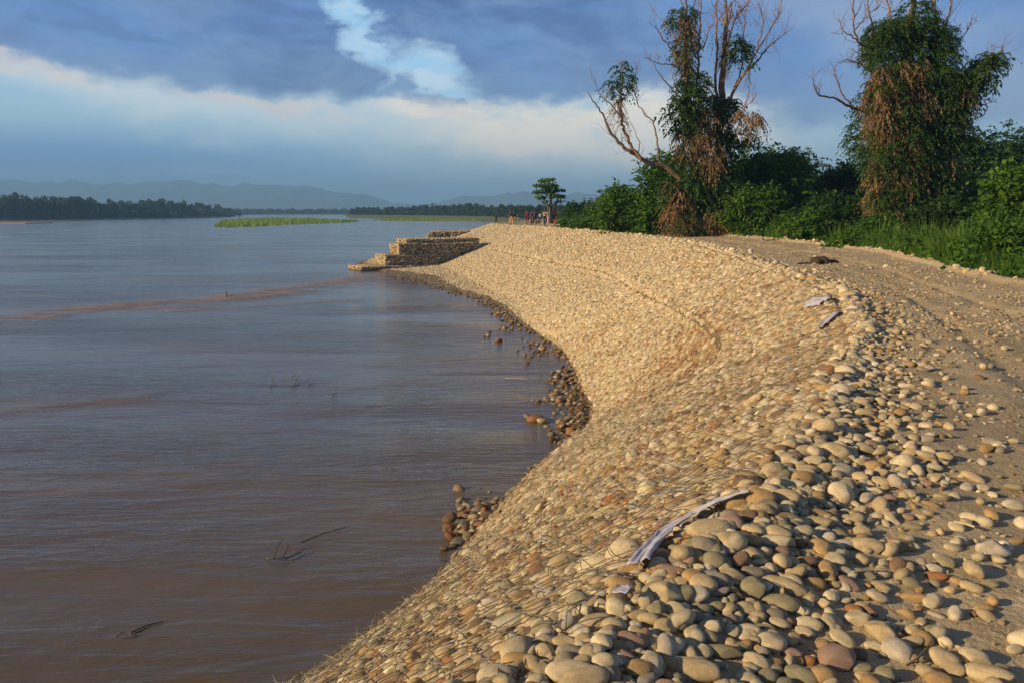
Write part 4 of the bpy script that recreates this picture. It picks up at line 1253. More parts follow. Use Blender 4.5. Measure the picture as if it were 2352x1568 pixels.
# ------------------------------------------------------------------ foliage
UP = np.array([0, 0, 1.0])
def nrm(a): return a / (np.linalg.norm(a, axis=-1, keepdims=True) + 1e-9)
def quads(base, tip, side):
    mid = base * .55 + tip * .45
    V = np.stack([base, mid + side, tip, mid - side], 1).reshape(-1, 3)
    return V, np.arange(len(base) * 4).reshape(-1, 4)
def fronds(P, D, L, droop, pairs, ll, lw, hang=.45, spread=.9, r_=rng):
    n = len(P); out = []
    D = nrm(D)
    k = (np.arange(pairs) + .5) / pairs
    pos = P[:, None] + D[:, None] * (L[:, None] * k)[..., None] - UP * (droop * L[:, None] * k ** 2)[..., None]
    tan = nrm(D[:, None] - UP * (2 * droop * k)[None, :, None])
    S = nrm(np.cross(tan, UP + r_.normal(size=(n, 1, 3)) * .25))
    Vs = []
    for sg in (-1, 1):
        ld = nrm(sg * S * spread + tan * .55 - UP * hang * r_.uniform(.3, 1.5, (n, pairs, 1)) + r_.normal(size=(n, pairs, 3)) * .18)
        ln = (ll * L[:, None] * (1 - .45 * k) * r_.uniform(.7, 1.2, (n, pairs)))[..., None]
        wv = nrm(np.cross(ld, UP + r_.normal(size=(n, pairs, 3)) * .6)) * ln * lw
        Vs.append(quads(pos.reshape(-1, 3), (pos + ld * ln).reshape(-1, 3), wv.reshape(-1, 3))[0])
    # tip leaf
    ld = nrm(tan[:, -1] - UP * hang); ln = (ll * L * .9)[:, None]
    wv = nrm(np.cross(ld, UP + r_.normal(size=(n, 3)) * .6)) * ln * lw
    Vs.append(quads(pos[:, -1], pos[:, -1] + ld * ln, wv)[0])
    V = np.concatenate(Vs)
    return V, np.arange(len(V)).reshape(-1, 4)
def leaves(P, out, size, aspect=.35, droop=.3, r_=rng):
    n = len(P)
    ld = nrm(out * .6 + r_.normal(size=(n, 3)) * .75 - UP * droop)
    ln = (size * r_.uniform(.6, 1.3, n))[:, None]
    wv = nrm(np.cross(ld, r_.normal(size=(n, 3)))) * ln * aspect
    return quads(P, P + ld * ln, wv)
def leafobj(name, VF, mat, parent, org):
    V = np.concatenate([v for v, f in VF]); F = []; k = 0
    for v, f in VF: F.append(f + k); k += len(v)
    me = make_mesh(name, V - np.asarray(org), np.concatenate(F), [mat], False)
    return link(name, me, parent)
def ell_points(c, r, n, r_=rng, lo=.65, hi=1.05):
    d = nrm(r_.normal(size=(n, 3)))
    return c + d * r * r_.uniform(lo, hi, (n, 1)), d

def lobes(w, h, d, nl, r_):
    """uneven crown made of overlapping lumps; returns centres and radii (base centre at origin)"""
    c = []; rad = []
    for k in range(nl):
        a = r_.uniform(0, 2 * math.pi); z = r_.uniform(.12, .88) ; q = math.sqrt(max(0, 1 - (2 * z - .9) ** 2 * .75))
        rr_ = r_.uniform(.2, 1) ** .5 * q
        c.append([math.cos(a) * rr_ * w * .42, math.sin(a) * rr_ * d * .42, z * h])
        s = r_.uniform(.13, .24)
        rad.append([s * (w + h) * .5, s * (d + h) * .5, s * (w + h) * .42])
    return np.array(c), np.array(rad)

def bush(x0, x1, ytop, Y, label, cat='shrub', name='shrub', mat='leaf', size=.2, nleaf=6000, nl=16, zb=LANDZ, group=None, seed=0, depth=None, aspect=.35, stems=5, droop=.3, ragged=.25, trunk=False):
    r_ = np.random.default_rng(seed + int(x0) * 7 + int(Y))
    A, B = at(x0, ytop, Y), at(x1, ytop, Y)
    wdt = B[0] - A[0]; h = A[2] - zb; org = np.array([(A[0] + B[0]) / 2, Y, zb]); dp = depth or wdt * .8
    root = link(name, None, None, org); tag(root, label, cat, group)
    if trunk:
        c, rad = lobes(wdt, h * .72, dp, nl, r_); c[:, 2] += h * .28
    else:
        c, rad = lobes(wdt, h, dp, nl, r_)
    c[:, 2] = np.clip(c[:, 2], 0, h - rad[:, 2] * .8)
    VF = []
    per = nleaf // nl
    for k in range(nl):
        p, d = ell_points(c[k], rad[k], int(per * .62), r_, .8, 1.12 + ragged * r_.random())
        # thinned in clumps so that gaps and shaded hollows show
        keep = fbm(p[:, 0] * 1.3 + p[:, 2] * .7, p[:, 1] * 1.3 + p[:, 2] * 1.1, seed + k, 2) > -.10
        p, d = p[keep], d[keep]
        p[:, 2] = np.maximum(p[:, 2], .05)
        VF.append(leaves(p, d, size, aspect, droop, r_))
        p, d = ell_points(c[k], rad[k] * .7, int(per * .38), r_, .2, 1)
        p[:, 2] = np.maximum(p[:, 2], .05)
        VF.append(leaves(p, d, size * 1.25, aspect * 1.2, droop, r_))
        # sprigs breaking the outline
        if ragged:
            ps, ds = ell_points(c[k], rad[k], 26, r_, .9, 1.1); ds[:, 2] = np.abs(ds[:, 2]) + .2
            VF.append(fronds(ps, ds, r_.uniform(2.0, 5.0, 26) * size, .45, 7, .30, .26, r_=r_))
    leafobj('foliage', VF, M[mat], root, (0, 0, 0))
    mb = MB()
    for k in range(stems if not trunk else 1):
        a = r_.uniform(0, 6.28); b = .1 * wdt
        mb.tube([[math.cos(a) * b * .4, math.sin(a) * b * .4, -.3, .05 + .012 * h], [math.cos(a) * b * .7, math.sin(a) * b, h * .35, .04 + .008 * h], [math.cos(a) * b * 2, math.sin(a) * b, h * .7, .02]], 6)
    if trunk:
        for k in range(min(nl, 9)):
            e_ = c[k]; mb.tube([[0, 0, h * .22, .02 * h], [e_[0] * .4, e_[1] * .4, h * .35, .014 * h], [*e_, .006 * h]], 5)
    mb.build('trunk' if trunk else 'stem', M['bark'], root)
    return root

def limb(pts, conv, r0, r1, seed, dep0=0, dep1=0):
    """a traced limb with its own depth, resampled with small kinks"""
    r_ = np.random.default_rng(seed)
    P_ = np.array([conv(x, y, dep0 + (dep1 - dep0) * k / max(1, len(pts) - 1)) for k, (x, y) in enumerate(pts)])
    s = np.linspace(0, len(P_) - 1, (len(P_) - 1) * 4 + 1)
    Q = np.stack([np.interp(s, range(len(P_)), P_[:, k]) for k in range(3)], -1)
    # smooth
    Q[1:-1] = (Q[:-2] + 2 * Q[1:-1] + Q[2:]) / 4
    Q[1:-1] += r_.normal(size=(len(Q) - 2, 3)) * .035
    rr_ = r0 + (r1 - r0) * np.linspace(0, 1, len(Q)) ** .8
    return np.concatenate([Q, rr_[:, None]], 1)
def twigs(mb, L, n, ln, seed, start=.35, up=.5, r=.018):
    n = int(n * 1.7)
    r_ = np.random.default_rng(seed)
    for _ in range(n):
        k = int(len(L) * r_.uniform(start, .98)); k = min(k, len(L) - 2)
        p = L[k, :3]; t = nrm(L[k + 1, :3] - L[k, :3]); d = nrm(t * .8 + r_.normal(size=3) * .7 + UP * up)
        l = ln * r_.uniform(.4, 1.1); q = [np.array([*p, min(r, L[k, 3] * .8)])]
        for s in range(1, 6):
            d = nrm(d + r_.normal(size=3) * .22 + UP * .08)
            q.append(np.array([*(q[-1][:3] + d * l / 5), r * (1 - s / 5.6)]))
            if s in (2, 3, 4) and r_.random() < .6:
                d2 = nrm(d + r_.normal(size=3) * .7 + UP * .2); e_ = q[-1][:3]
                mb.tube([[*e_, r * .5], [*(e_ + d2 * l * .22), r * .35], [*(e_ + nrm(d2 + UP * .3) * l * .42), .004]], 4, False)
        mb.tube(np.array(q), 4, False)

def clump_fronds(cx, cy, rx, ry, n, conv, L, droop, kind, seed, dep=0, rd=None, updir=.25, pairs=7):
    """hanging fronds around a traced patch (in picture units) with real depth"""
    r_ = np.random.default_rng(seed)
    c = conv(cx, cy, dep); e = conv(cx + rx, cy, dep); f = conv(cx, cy - ry, dep)
    ax_ = abs(e[0] - c[0]) * CSH; az_ = abs(f[2] - c[2]); ay_ = rd or min(ax_, 1.6)
    d = nrm(r_.normal(size=(n, 3))); p = c + d * [ax_, ay_, az_] * r_.uniform(.55, 1.0, (n, 1))
    if kind == 'dry':
        D = d * [1, 1, .3] - UP * .5; return fronds(p, D, r_.uniform(.5, 1.1, n) * L * .9, .8, pairs, .34, .14, 1.3, .35, r_)
    D = d * [1, 1, .4] + UP * updir
    return fronds(p, D, r_.uniform(.6, 1.15, n) * L, droop, pairs, .34, .20, .5, .9, r_)

# ------------------------------------------------------------------ dead twin-stem tree wrapped in climbers
cv1 = lambda zx, zy, dep=0: at(1343 + zx * .3588, zy * .3588, 56 + dep)
base1 = np.array([at(1603, 540, 56)[0], 56, LANDZ])
t1 = link('dead_tree', None, None, base1)
tag(t1, 'tall half dead tree, two climber wrapped stems, one limb reaching left', 'tree')
mbT, mbB = MB(), MB()
def add(mb, pts, r0, r1, seed, d0=0, d1=0, tw=0, tl=1.5, cv=cv1, org=base1, up=.5, start=.35):
    L = limb(pts, cv, r0, r1, seed, d0, d1); L[:, :3] -= org
    mb.tube(L, 7)
    if tw: twigs(mbB, L, tw, tl, seed + 500, start, up)
    return L
add(mbT, [(720, 1640), (715, 1480), (720, 1300), (712, 1100), (700, 950), (690, 800), (665, 620), (640, 420), (640, 250), (650, 80), (640, -60)], .42, .05, 1, 0, .5, 6, 1.6)
add(mbT, [(850, 1640), (850, 1450), (850, 1100), (862, 900), (880, 620), (890, 400), (905, 200), (910, 60), (890, -80)], .45, .06, 2, .6, .8, 14, 2.0)
add(mbT, [(640, 1250), (600, 1130), (520, 1070), (430, 1050), (360, 1020), (320, 985), (250, 945), (190, 885), (150, 820), (130, 765), (90, 690), (50, 650), (20, 590)], .22, .025, 3, -.4, -2.2, 10, 1.5)
add(mbB, [(360, 1020), (290, 930), (250, 830), (235, 760), (225, 680), (235, 560), (245, 470), (260, 400)], .12, .03, 4, -1.2, -1.4, 10, 1.2)
add(mbB, [(345, 990), (352, 910), (320, 830), (290, 775)], .035, .012, 5, -1.1, -.6, 1, .8)
add(mbB, [(500, 1060), (470, 1020), (475, 960), (460, 870), (435, 780), (380, 730), (340, 670), (318, 590), (325, 500)], .085, .014, 6, -.8, -1.9, 4, 1.0)
add(mbB, [(225, 740), (180, 680), (125, 630), (88, 590), (70, 530)], .05, .012, 7, -1.3, -2.4, 6, 1.0)
add(mbB, [(240, 650), (290, 570), (320, 490), (340, 420)], .04, .010, 8, -1.3, -1, 4, .9)
add(mbB, [(620, 480), (580, 345), (530, 290), (480, 220), (452, 165)], .07, .015, 9, .2, -1.5, 6, 1.3)
add(mbB, [(600, 430), (540, 410), (450, 402), (380, 368)], .05, .012, 10, .2, -1.8, 4, .9)
add(mbB, [(625, 640), (565, 580), (520, 520), (470, 470), (440, 405)], .06, .012, 11, .2, -1.6, 4, 1.0)
add(mbB, [(590, 260), (545, 180), (500, 140), (430, 58)], .05, .012, 12, .4, 1.8, 5, 1.1)
add(mbB, [(640, 90), (622, 30), (606, -40)], .04, .02, 13, .5, .4, 5, 1.0)
add(mbB, [(685, 100), (705, 30), (722, -50)], .04, .02, 14, .5, .9, 4, 1.0)
add(mbB, [(715, 620), (722, 480), (730, 350), (735, 200), (742, 50), (735, -60)], .10, .03, 15, .3, -.8, 12, 1.6)
add(mbB, [(722, 330), (770, 290), (795, 190), (830, 150), (890, 130)], .06, .014, 16, 0, -1.6, 5, 1.1)
add(mbB, [(733, 240), (700, 180), (640, 170), (600, 120)], .05, .012, 17, -.6, -1.8, 5, 1.1)
add(mbB, [(850, 800), (838, 620), (835, 480), (850, 300), (842, 120), (840, -60)], .13, .03, 18, .7, 2.0, 12, 1.6)
add(mbB, [(860, 900), (900, 700), (960, 560), (1040, 450), (1100, 340), (1130, 220), (1145, 110), (1105, 20)], .14, .02, 19, .6, -.8, 14, 1.6)
add(mbB, [(1095, 345), (1180, 200), (1240, 100), (1262, 0)], .06, .015, 20, -.4, .8, 9, 1.4)
add(mbB, [(1035, 455), (1120, 380), (1190, 290), (1292, 205)], .08, .015, 21, .2, 1.6, 12, 1.5)
add(mbB, [(955, 565), (1000, 470), (1012, 300), (1022, 90), (1060, -10)], .07, .02, 22, .4, 1.3, 12, 1.3)
add(mbB, [(845, 900), (900, 870), (930, 770), (1000, 710), (1060, 660), (1112, 585)], .09, .015, 23, .5, -1.6, 7, 1.1)
add(mbB, [(905, 300), (960, 130), (1050, 10), (1075, -60)], .07, .02, 24, .8, -.6, 9, 1.4)
add(mbB, [(900, 160), (860, 80), (820, 40), (800, -40)], .05, .015, 25, .8, 1.4, 5, 1.2)
add(mbB, [(1080, 960), (1090, 900), (1110, 842)], .05, .03, 26, 1.5, 1.5)
add(mbB, [(880, 1000), (960, 900), (1040, 640), (1060, 540), (1040, 480)], .05, .012, 27, .6, -1.8, 4, .9)
add(mbB, [(600, 600), (560, 490), (575, 440)], .03, .012, 28, 0, -.8)
VG, VD = [], []
def G(cx, cy, rx, ry, n, L=.9, seed=0, dep=0, droop=.75, rd=None): VG.append(clump_fronds(cx, cy, rx, ry, n, cv_cur, L, droop, 'g', seed + int(cx + cy), dep, rd))
def Dr(cx, cy, rx, ry, n, L=.9, seed=0, dep=0, rd=None): VD.append(clump_fronds(cx, cy, rx, ry, n, cv_cur, L, .8, 'dry', seed + int(cx * 3 + cy), dep, rd))
cv_cur = cv1; CSH = .8
G(240, 440, 30, 30, 26, .7, dep=-1.4); G(185, 545, 34, 34, 30, .7, dep=-1.5); G(265, 520, 42, 60, 60, .7, dep=-1.3); G(210, 620, 42, 34, 34, .6, dep=-1.4)
Dr(215, 680, 38, 60, 46, .7, dep=-1.4); Dr(245, 770, 32, 60, 24, .6, dep=-1.3); Dr(270, 860, 24, 50, 12, .5, dep=-1.2)
G(590, 130, 38, 60, 60, .8); Dr(650, 175, 62, 120, 150, .9); G(650, 90, 50, 40, 30, .8); G(690, 130, 22, 60, 20, .6)
G(640, 300, 60, 70, 90, .8); Dr(630, 360, 52, 70, 60, .8); G(650, 420, 46, 50, 50, .7); Dr(655, 455, 40, 50, 40, .7)
G(650, 520, 46, 60, 60, .8); G(710, 540, 75, 80, 110, .8); G(690, 650, 85, 90, 170, .9); G(600, 660, 50, 30, 30, 1.2, dep=-.5); G(600, 730, 45, 30, 26, 1.2, dep=-.5)
G(680, 780, 70, 80, 110, .9); G(620, 820, 35, 40, 30, 1.0); Dr(630, 850, 35, 40, 30, .9); G(770, 510, 30, 40, 30, .6)
G(800, 700, 80, 100, 110, .8, dep=1); G(880, 760, 70, 150, 190, .9, dep=.8); G(850, 950, 100, 140, 220, .9, dep=.6); G(930, 700, 45, 80, 80, .9, dep=.8); G(1000, 880, 50, 60, 70, .9, dep=.6)
Dr(790, 740, 42, 60, 60, .9, dep=-.6); Dr(700, 880, 60, 120, 110, .9); Dr(760, 870, 50, 120, 90, .9, dep=-.4); Dr(840, 960, 45, 60, 50, .9, dep=-.6); Dr(800, 1050, 80, 80, 130, .9, dep=-.7)
Dr(660, 960, 50, 80, 70, .9, dep=-.4); G(650, 1000, 60, 80, 70, .8, dep=-.4); Dr(610, 925, 40, 14, 12, 1.1, dep=-.8)
Dr(950, 50, 50, 70, 34, 1.0); Dr(905, 250, 22, 90, 50, .6); Dr(830, 260, 25, 40, 16, .5, dep=1); Dr(885, 430, 26, 120, 60, .5)
G(990, 340, 55, 70, 80, .9, dep=.2); G(960, 270, 28, 30, 24, .7, dep=.2); G(1000, 300, 36, 40, 30, .7, dep=.4)
Dr(1085, 750, 52, 56, 70, 1.0, dep=-1.2); Dr(990, 730, 24, 40, 24, .8, dep=-1); Dr(1045, 460, 12, 60, 12, .5)
# skirts of dead fronds down to the ground
G(720, 1180, 150, 130, 260, 1.0); Dr(620, 1300, 70, 110, 150, .9, dep=-.9); Dr(570, 1370, 80, 90, 170, .8, dep=-1.2); Dr(600, 1450, 110, 50, 120, .7, dep=-1.4); G(640, 1440, 120, 60, 60, .8, dep=-1.9); G(720, 1330, 130, 130, 220, 1.0); Dr(690, 1420, 60, 90, 130, .9, dep=-1.1)
Dr(820, 1410, 85, 90, 230, .9, dep=-1.2); G(880, 1180, 100, 160, 240, 1.0); Dr(880, 1380, 60, 80, 90, .9, dep=-1); G(540, 1250, 60, 100, 110, .9, dep=-.4); Dr(550, 1200, 40, 60, 30, .8, dep=-.8)
mbT.build('trunk', M['bark'], t1); mbB.build('bare_branches', M['bark_red'], t1)
leafobj('climbing_leaves', VG, M['leaf_vine'], t1, base1); leafobj('dead_fronds', VD, M['leaf_dry'], t1, base1)

# ------------------------------------------------------------------ thick climber covered tree
cv2 = lambda zx, zy, dep=0: at(1814.8 + zx * .4168, zy * .4168, 47 + dep)
cv_cur = cv2; CSH = .62
base2 = np.array([at(2092, 500, 47)[0], 47, LANDZ])
t2 = link('climber_covered_tree', None, None, base2)
tag(t2, 'massive tree column smothered in green climbers and hanging brown dead fronds, at right', 'tree')
mbT, mbB = MB(), MB(); VG, VD = [], []
k2 = dict(cv=cv2, org=base2)
add(mbT, [(660, 1560), (655, 1240), (650, 900), (640, 600), (650, 350), (660, 150), (680, 20), (690, -60)], .75, .08, 31, 0, 0, 4, 1.5, **k2)
add(mbT, [(660, 1000), (720, 800), (800, 640), (880, 560), (960, 480), (1040, 400), (1100, 330), (1165, 300), (1172, 250)], .35, .03, 32, 0, -1.2, 9, 1.4, **k2)
add(mbT, [(650, 700), (740, 450), (790, 300), (800, 150), (795, 0), (785, -60)], .3, .05, 33, 0, 1, 10, 1.6, **k2)
add(mbB, [(560, 250), (555, 120), (540, 40), (520, -50)], .08, .03, 34, 0, .8, 8, 1.4, **k2)
add(mbB, [(820, 200), (850, 150), (880, 60), (892, -40)], .08, .03, 35, .5, 0, 8, 1.4, **k2)
add(mbB, [(450, 220), (452, 140), (432, 50), (426, -30)], .07, .02, 36, 0, -.8, 7, 1.2, **k2)
add(mbB, [(500, 330), (440, 275), (380, 245), (352, 175), (345, 100), (348, 20), (365, -40)], .09, .02, 37, 0, -1.6, 9, 1.4, **k2)
add(mbB, [(378, 242), (340, 200), (285, 170), (270, 110)], .045, .012, 38, -1, -1.8, 6, 1.1, **k2)
add(mbB, [(355, 170), (420, 95), (495, 35)], .04, .012, 39, -1.2, -.2, 4, 1.0, **k2)
add(mbB, [(500, 420), (440, 390), (380, 350), (320, 330), (262, 345)], .07, .012, 40, 0, -1.6, 7, 1.0, **k2)
add(mbB, [(430, 360), (400, 300), (350, 285), (340, 320)], .04, .01, 41, -.6, -1.2, 3, .7, **k2)
add(mbB, [(470, 640), (385, 608), (310, 580), (240, 540), (150, 528), (118, 445), (162, 392)], .10, .014, 42, 0, -2.0, 9, .9, **k2)
add(mbB, [(352, 592), (290, 530), (250, 430), (243, 380)], .05, .012, 43, -.8, -1.8, 5, .9, **k2)
add(mbB, [(840, 300), (885, 290), (940, 230), (990, 150), (1003, 100)], .06, .012, 44, .5, -.6, 6, 1.0, **k2)
add(mbB, [(860, 280), (915, 190), (945, 130)], .04, .012, 45, .5, 1, 4, .8, **k2)
add(mbB, [(885, 560), (980, 556), (1050, 540), (1100, 520), (1142, 440)], .05, .012, 46, -1, -1.4, 4, .8, **k2)
add(mbB, [(900, 558), (1030, 548), (1092, 595), (1062, 640), (1000, 665), (935, 685)], .05, .012, 47, -1, -2, 2, .7, **k2)
add(mbB, [(1000, 552), (1075, 548), (1110, 560), (1146, 565)], .035, .01, 48, -1, -.6, 3, .6, **k2)
add(mbB, [(1050, 420), (1100, 330), (1112, 240)], .035, .01, 49, -1, -1, 4, .7, **k2)
# green top
CSH = 1.12
for cx, cy, rx, ry, n in [(520, 190, 80, 70, 130), (620, 170, 90, 70, 150), (720, 190, 90, 80, 170), (800, 230, 80, 80, 160), (490, 280, 60, 70, 100), (590, 290, 110, 90, 230), (720, 320, 110, 100, 260), (830, 320, 60, 80, 120),
                          (760, 430, 110, 90, 240), (860, 440, 60, 70, 110), (700, 520, 110, 90, 230), (830, 550, 90, 80, 190), (660, 70, 60, 60, 60), (700, 20, 40, 60, 50), (720, 110, 40, 50, 50)]:
    G(cx, cy, rx, ry, int(n * 1.15), .6, rd=1.7)
CSH = .66
for cx, cy, rx, ry, n in [(900, 440, 60, 40, 70), (950, 470, 60, 40, 90), (980, 500, 50, 50, 80), (1020, 430, 50, 60, 90), (1050, 380, 50, 50, 70), (1090, 330, 50, 30, 60), (1140, 340, 36, 24, 30), (920, 540, 70, 60, 120), (900, 610, 60, 60, 100)]:
    G(cx, cy, rx, ry, n, .8, dep=-1, rd=.9)
Dr(970, 520, 40, 60, 50, .8, dep=-1.6); Dr(890, 620, 60, 70, 60, .8, dep=-1.4); Dr(940, 600, 30, 50, 30, .7, dep=-1.4)
for cx, cy, rx, ry, n in [(540, 420, 90, 80, 190), (500, 540, 90, 100, 260), (580, 560, 100, 100, 280), (500, 680, 100, 100, 260), (600, 720, 110, 100, 260), (690, 640, 80, 90, 120), (540, 400, 60, 60, 80),
                          (560, 920, 110, 90, 220), (700, 930, 130, 100, 240), (820, 900, 90, 80, 180), (580, 1050, 110, 90, 220), (700, 1080, 110, 110, 230), (640, 1180, 100, 80, 160), (620, 830, 90, 70, 110), (480, 760, 50, 60, 60)]:
    Dr(cx, cy, rx, ry, int(n * .38), .7, rd=1.9, dep=-.6)
for cx, cy, rx, ry, n in [(410, 570, 40, 50, 40), (440, 610, 40, 40, 30), (400, 720, 50, 70, 70), (420, 800, 60, 70, 110), (380, 770, 30, 60, 40), (700, 700, 120, 100, 240), (820, 720, 110, 100, 260), (900, 760, 70, 90, 150), (650, 600, 110, 110, 150), (540, 600, 110, 160, 90), (620, 850, 150, 90, 240), (480, 870, 90, 90, 180),
                          (760, 830, 130, 90, 240), (840, 1000, 90, 110, 220), (640, 1000, 150, 130, 240), (500, 980, 70, 110, 120), (560, 460, 110, 60, 90)]:
    G(cx, cy, rx, ry, n, .66, rd=1.9, dep=.1)
CSH = .85
for cx, cy, rx, ry, n in [(560, 850, 60, 60, 60), (640, 600, 60, 70, 60), (690, 760, 70, 70, 90), (480, 860, 50, 60, 50), (620, 1010, 60, 60, 60), (450, 500, 36, 60, 34), (560, 480, 60, 30, 34), (520, 1100, 60, 60, 50), (690, 880, 60, 50, 60)]:
    G(cx, cy, rx, ry, n, .6, rd=.6, dep=-2.2)
for cx, cy, rx, ry, n in [(480, 185, 46, 60, 150), (545, 165, 50, 50, 120), (475, 265, 42, 60, 120), (500, 345, 50, 50, 110), (600, 150, 60, 50, 110), (690, 150, 60, 50, 110), (790, 170, 60, 50, 110), (840, 230, 46, 60, 120), (855, 330, 40, 60, 100)]:
    G(cx, cy, rx, ry, n, .5, rd=1.2, dep=-.4)
for cx, cy, rx, ry, n in [(475, 430, 40, 60, 90), (465, 530, 44, 60, 110), (460, 640, 46, 60, 120), (470, 720, 50, 60, 90), (640, 480, 60, 60, 80), (860, 880, 60, 60, 80), (500, 960, 50, 80, 100), (500, 1080, 50, 70, 90)]:
    Dr(cx, cy, rx, ry, int(n * .5), .6, rd=1.0, dep=-1.0)
rr2 = np.random.default_rng(44)
for _ in range(150):      # ragged tufts of dead fronds with dark hollows between them
    zx, zy = rr2.uniform(445, 760), rr2.uniform(350, 1230)
    if rr2.random() < (zx - 560) / 330: continue
    Dr(zx, zy, rr2.uniform(12, 34), rr2.uniform(20, 50), int(rr2.integers(9, 24)), rr2.uniform(.4, 1.0), seed=int(zx * 7 + zy), rd=.35, dep=-rr2.uniform(1.0, 2.1))
for _ in range(90):
    zx, zy = rr2.uniform(440, 900), rr2.uniform(340, 1200)
    G(zx, zy, rr2.uniform(14, 30), rr2.uniform(16, 36), int(rr2.integers(8, 18)), rr2.uniform(.4, .8), seed=int(zx * 3 + zy), rd=.35, dep=-rr2.uniform(1.2, 2.2))
for cx, cy, rx, ry, n in [(780, 450, 90, 80, 180), (800, 600, 90, 90, 220), (800, 740, 90, 90, 230), (820, 860, 80, 80, 190), (790, 1000, 90, 90, 190), (740, 1130, 90, 80, 130), (880, 700, 40, 70, 70)]:
    G(cx, cy, rx, ry, n, .66, rd=1.7, dep=-.5)
mbT.build('trunk', M['bark'], t2); mbB.build('bare_branches', M['bark_red'], t2)
leafobj('climbing_leaves', VG, M['leaf_vine'], t2, base2); leafobj('dead_fronds', VD, M['leaf_dry'], t2, base2)

# ------------------------------------------------------------------ small broad leaved tree by the people
Y3 = 101.0
b3 = np.array([at(1266, 500, Y3)[0], Y3, 3.0])
t3 = link('roadside_tree', None, None, b3); tag(t3, 'small layered tree with a pale trunk standing beside the group of people', 'tree')
cv3 = lambda x, y, dep=0: at(x, y, Y3 + dep) - b3
mb = MB()
def seg(pts, r0, r1):
    P_ = np.array([cv3(x, y, d) for x, y, d in pts]); mb.tube(np.concatenate([P_, np.linspace(r0, r1, len(P_))[:, None]], 1), 6)
seg([(1268, 524, 0), (1266, 500, 0), (1264, 478, 0), (1266, 455, 0), (1262, 430, 0)], .26, .10)
seg([(1272, 520, .3), (1274, 490, .3), (1278, 465, .2), (1284, 445, 0)], .16, .06)
seg([(1264, 480, 0), (1252, 462, -.3), (1240, 448, -.4)], .12, .05)
seg([(1266, 460, 0), (1274, 440, .6), (1280, 428, .8)], .10, .04)
seg([(1262, 520, -.2), (1260, 490, -.3), (1256, 470, -.3)], .10, .05)
mb.build('trunk', M['bark'], t3)
VF = []; r_ = np.random.default_rng(5)
for x, y, rx, ry, n in [(1252, 416, 15, 4, 130), (1264, 413, 12, 3, 60), (1243, 427, 18, 4, 160), (1270, 428, 16, 4, 150), (1233, 441, 12, 4, 110), (1256, 440, 20, 5, 190), (1284, 438, 13, 4, 120), (1240, 454, 14, 4, 110), (1290, 452, 9, 4, 80), (1276, 452, 14, 4, 120), (1262, 436, 20, 20, 330), (1250, 464, 8, 4, 40), (1284, 464, 9, 4, 50)]:
    c = cv3(x, y, r_.uniform(-.7, .7)); s_ = Y3 / FPX
    p, d = ell_points(c, np.array([rx * s_, rx * s_ * .9, ry * s_]), n, r_, .4, 1.05)
    VF.append(leaves(p, d * [1, 1, .3], .26, .40, .25, r_))
leafobj('crown', VF, M['leaf'], t3, (0, 0, 0))
VF = []
for x, y, rx, ry, n in [(1276, 490, 10, 20, 120), (1272, 505, 12, 12, 90)]:
    c = cv3(x, y, .2); p, d = ell_points(c, np.array([rx, rx, ry]) * Y3 / FPX, n, r_, .4, 1)
    VF.append(leaves(p, d, .22, .35, .8, r_))
leafobj('dead_leaves', VF, M['leaf_dry'], t3, (0, 0, 0))

# ------------------------------------------------------------------ shrubs and trees behind the road
bush(1368, 1520, 442, 62, 'bright bushy shrub nearest the road, left of the dead tree', size=.24, nleaf=8000, nl=22, mat='leaf', seed=1)
bush(1405, 1462, 420, 63, 'feathery upright shrub tip rising behind the bushy roadside shrub', size=.26, nleaf=2600, nl=9, mat='leaf', seed=2)
bush(1462, 1590, 333, 60, 'light green bush crown under the leaning limb of the dead tree', size=.24, nleaf=8000, nl=22, mat='leaf', seed=3)
bush(1500, 1640, 420, 63, 'dark bush close behind the foot of the dead tree', size=.24, nleaf=6000, nl=16, mat='leaf_dark', seed=4)
bush(1648, 1862, 338, 60, 'big dense dark green bush filling the space right of the dead tree', size=.26, nleaf=16000, nl=34, mat='leaf', seed=5)
bush(1762, 1862, 330, 64, 'airy round tree crown topping the right side of the big bush', 'tree', 'leafy_tree', size=.26, nleaf=4200, nl=14, mat='leaf_dark', seed=6, trunk=True)
bush(1672, 1800, 430, 53, 'leafy creeper covered bush in front of the big dark bush', size=.20, nleaf=9000, nl=20, mat='leaf', seed=7)
bush(1868, 2010, 372, 62, 'rounded bush between the two climber covered trees', size=.26, nleaf=9000, nl=22, mat='leaf_dark', seed=8)
bush(1835, 2075, 452, 48, 'low dark thicket left of the massive climber covered tree', size=.22, nleaf=11000, nl=28, mat='leaf_dark', seed=9)
bush(2150, 2262, 292, 60, 'tree crown showing right behind the massive climber covered tree', 'tree', 'leafy_tree', size=.28, nleaf=6000, nl=18, mat='leaf_dark', seed=10, trunk=True)
bush(2236, 2420, 298, 72, 'dark spreading tree at the right edge, farthest back', 'tree', 'leafy_tree', size=.34, nleaf=4200, nl=16, mat='leaf_dark', seed=11, trunk=True)
bush(2150, 2330, 400, 52, 'dark bush in shade between the column tree and the right edge', size=.24, nleaf=9000, nl=24, mat='leaf_dark', seed=12)
bush(2285, 2460, 358, 36, 'large broad leaved bush catching light at the right edge', size=.22, nleaf=12000, nl=28, mat='leaf', seed=13, aspect=.45)
bush(2100, 2260, 455, 40, 'mid height bush right of the foot of the column tree', size=.18, nleaf=9000, nl=24, mat='leaf_dark', seed=14)
bush(1950, 2130, 500, 42, 'low leafy shrub in front of the massive tree trunk', size=.18, nleaf=8000, nl=22, mat='leaf', seed=15)
bush(2230, 2420, 500, 26, 'leafy shrub at the right edge close behind the road', size=.14, nleaf=9000, nl=22, mat='leaf', seed=16)
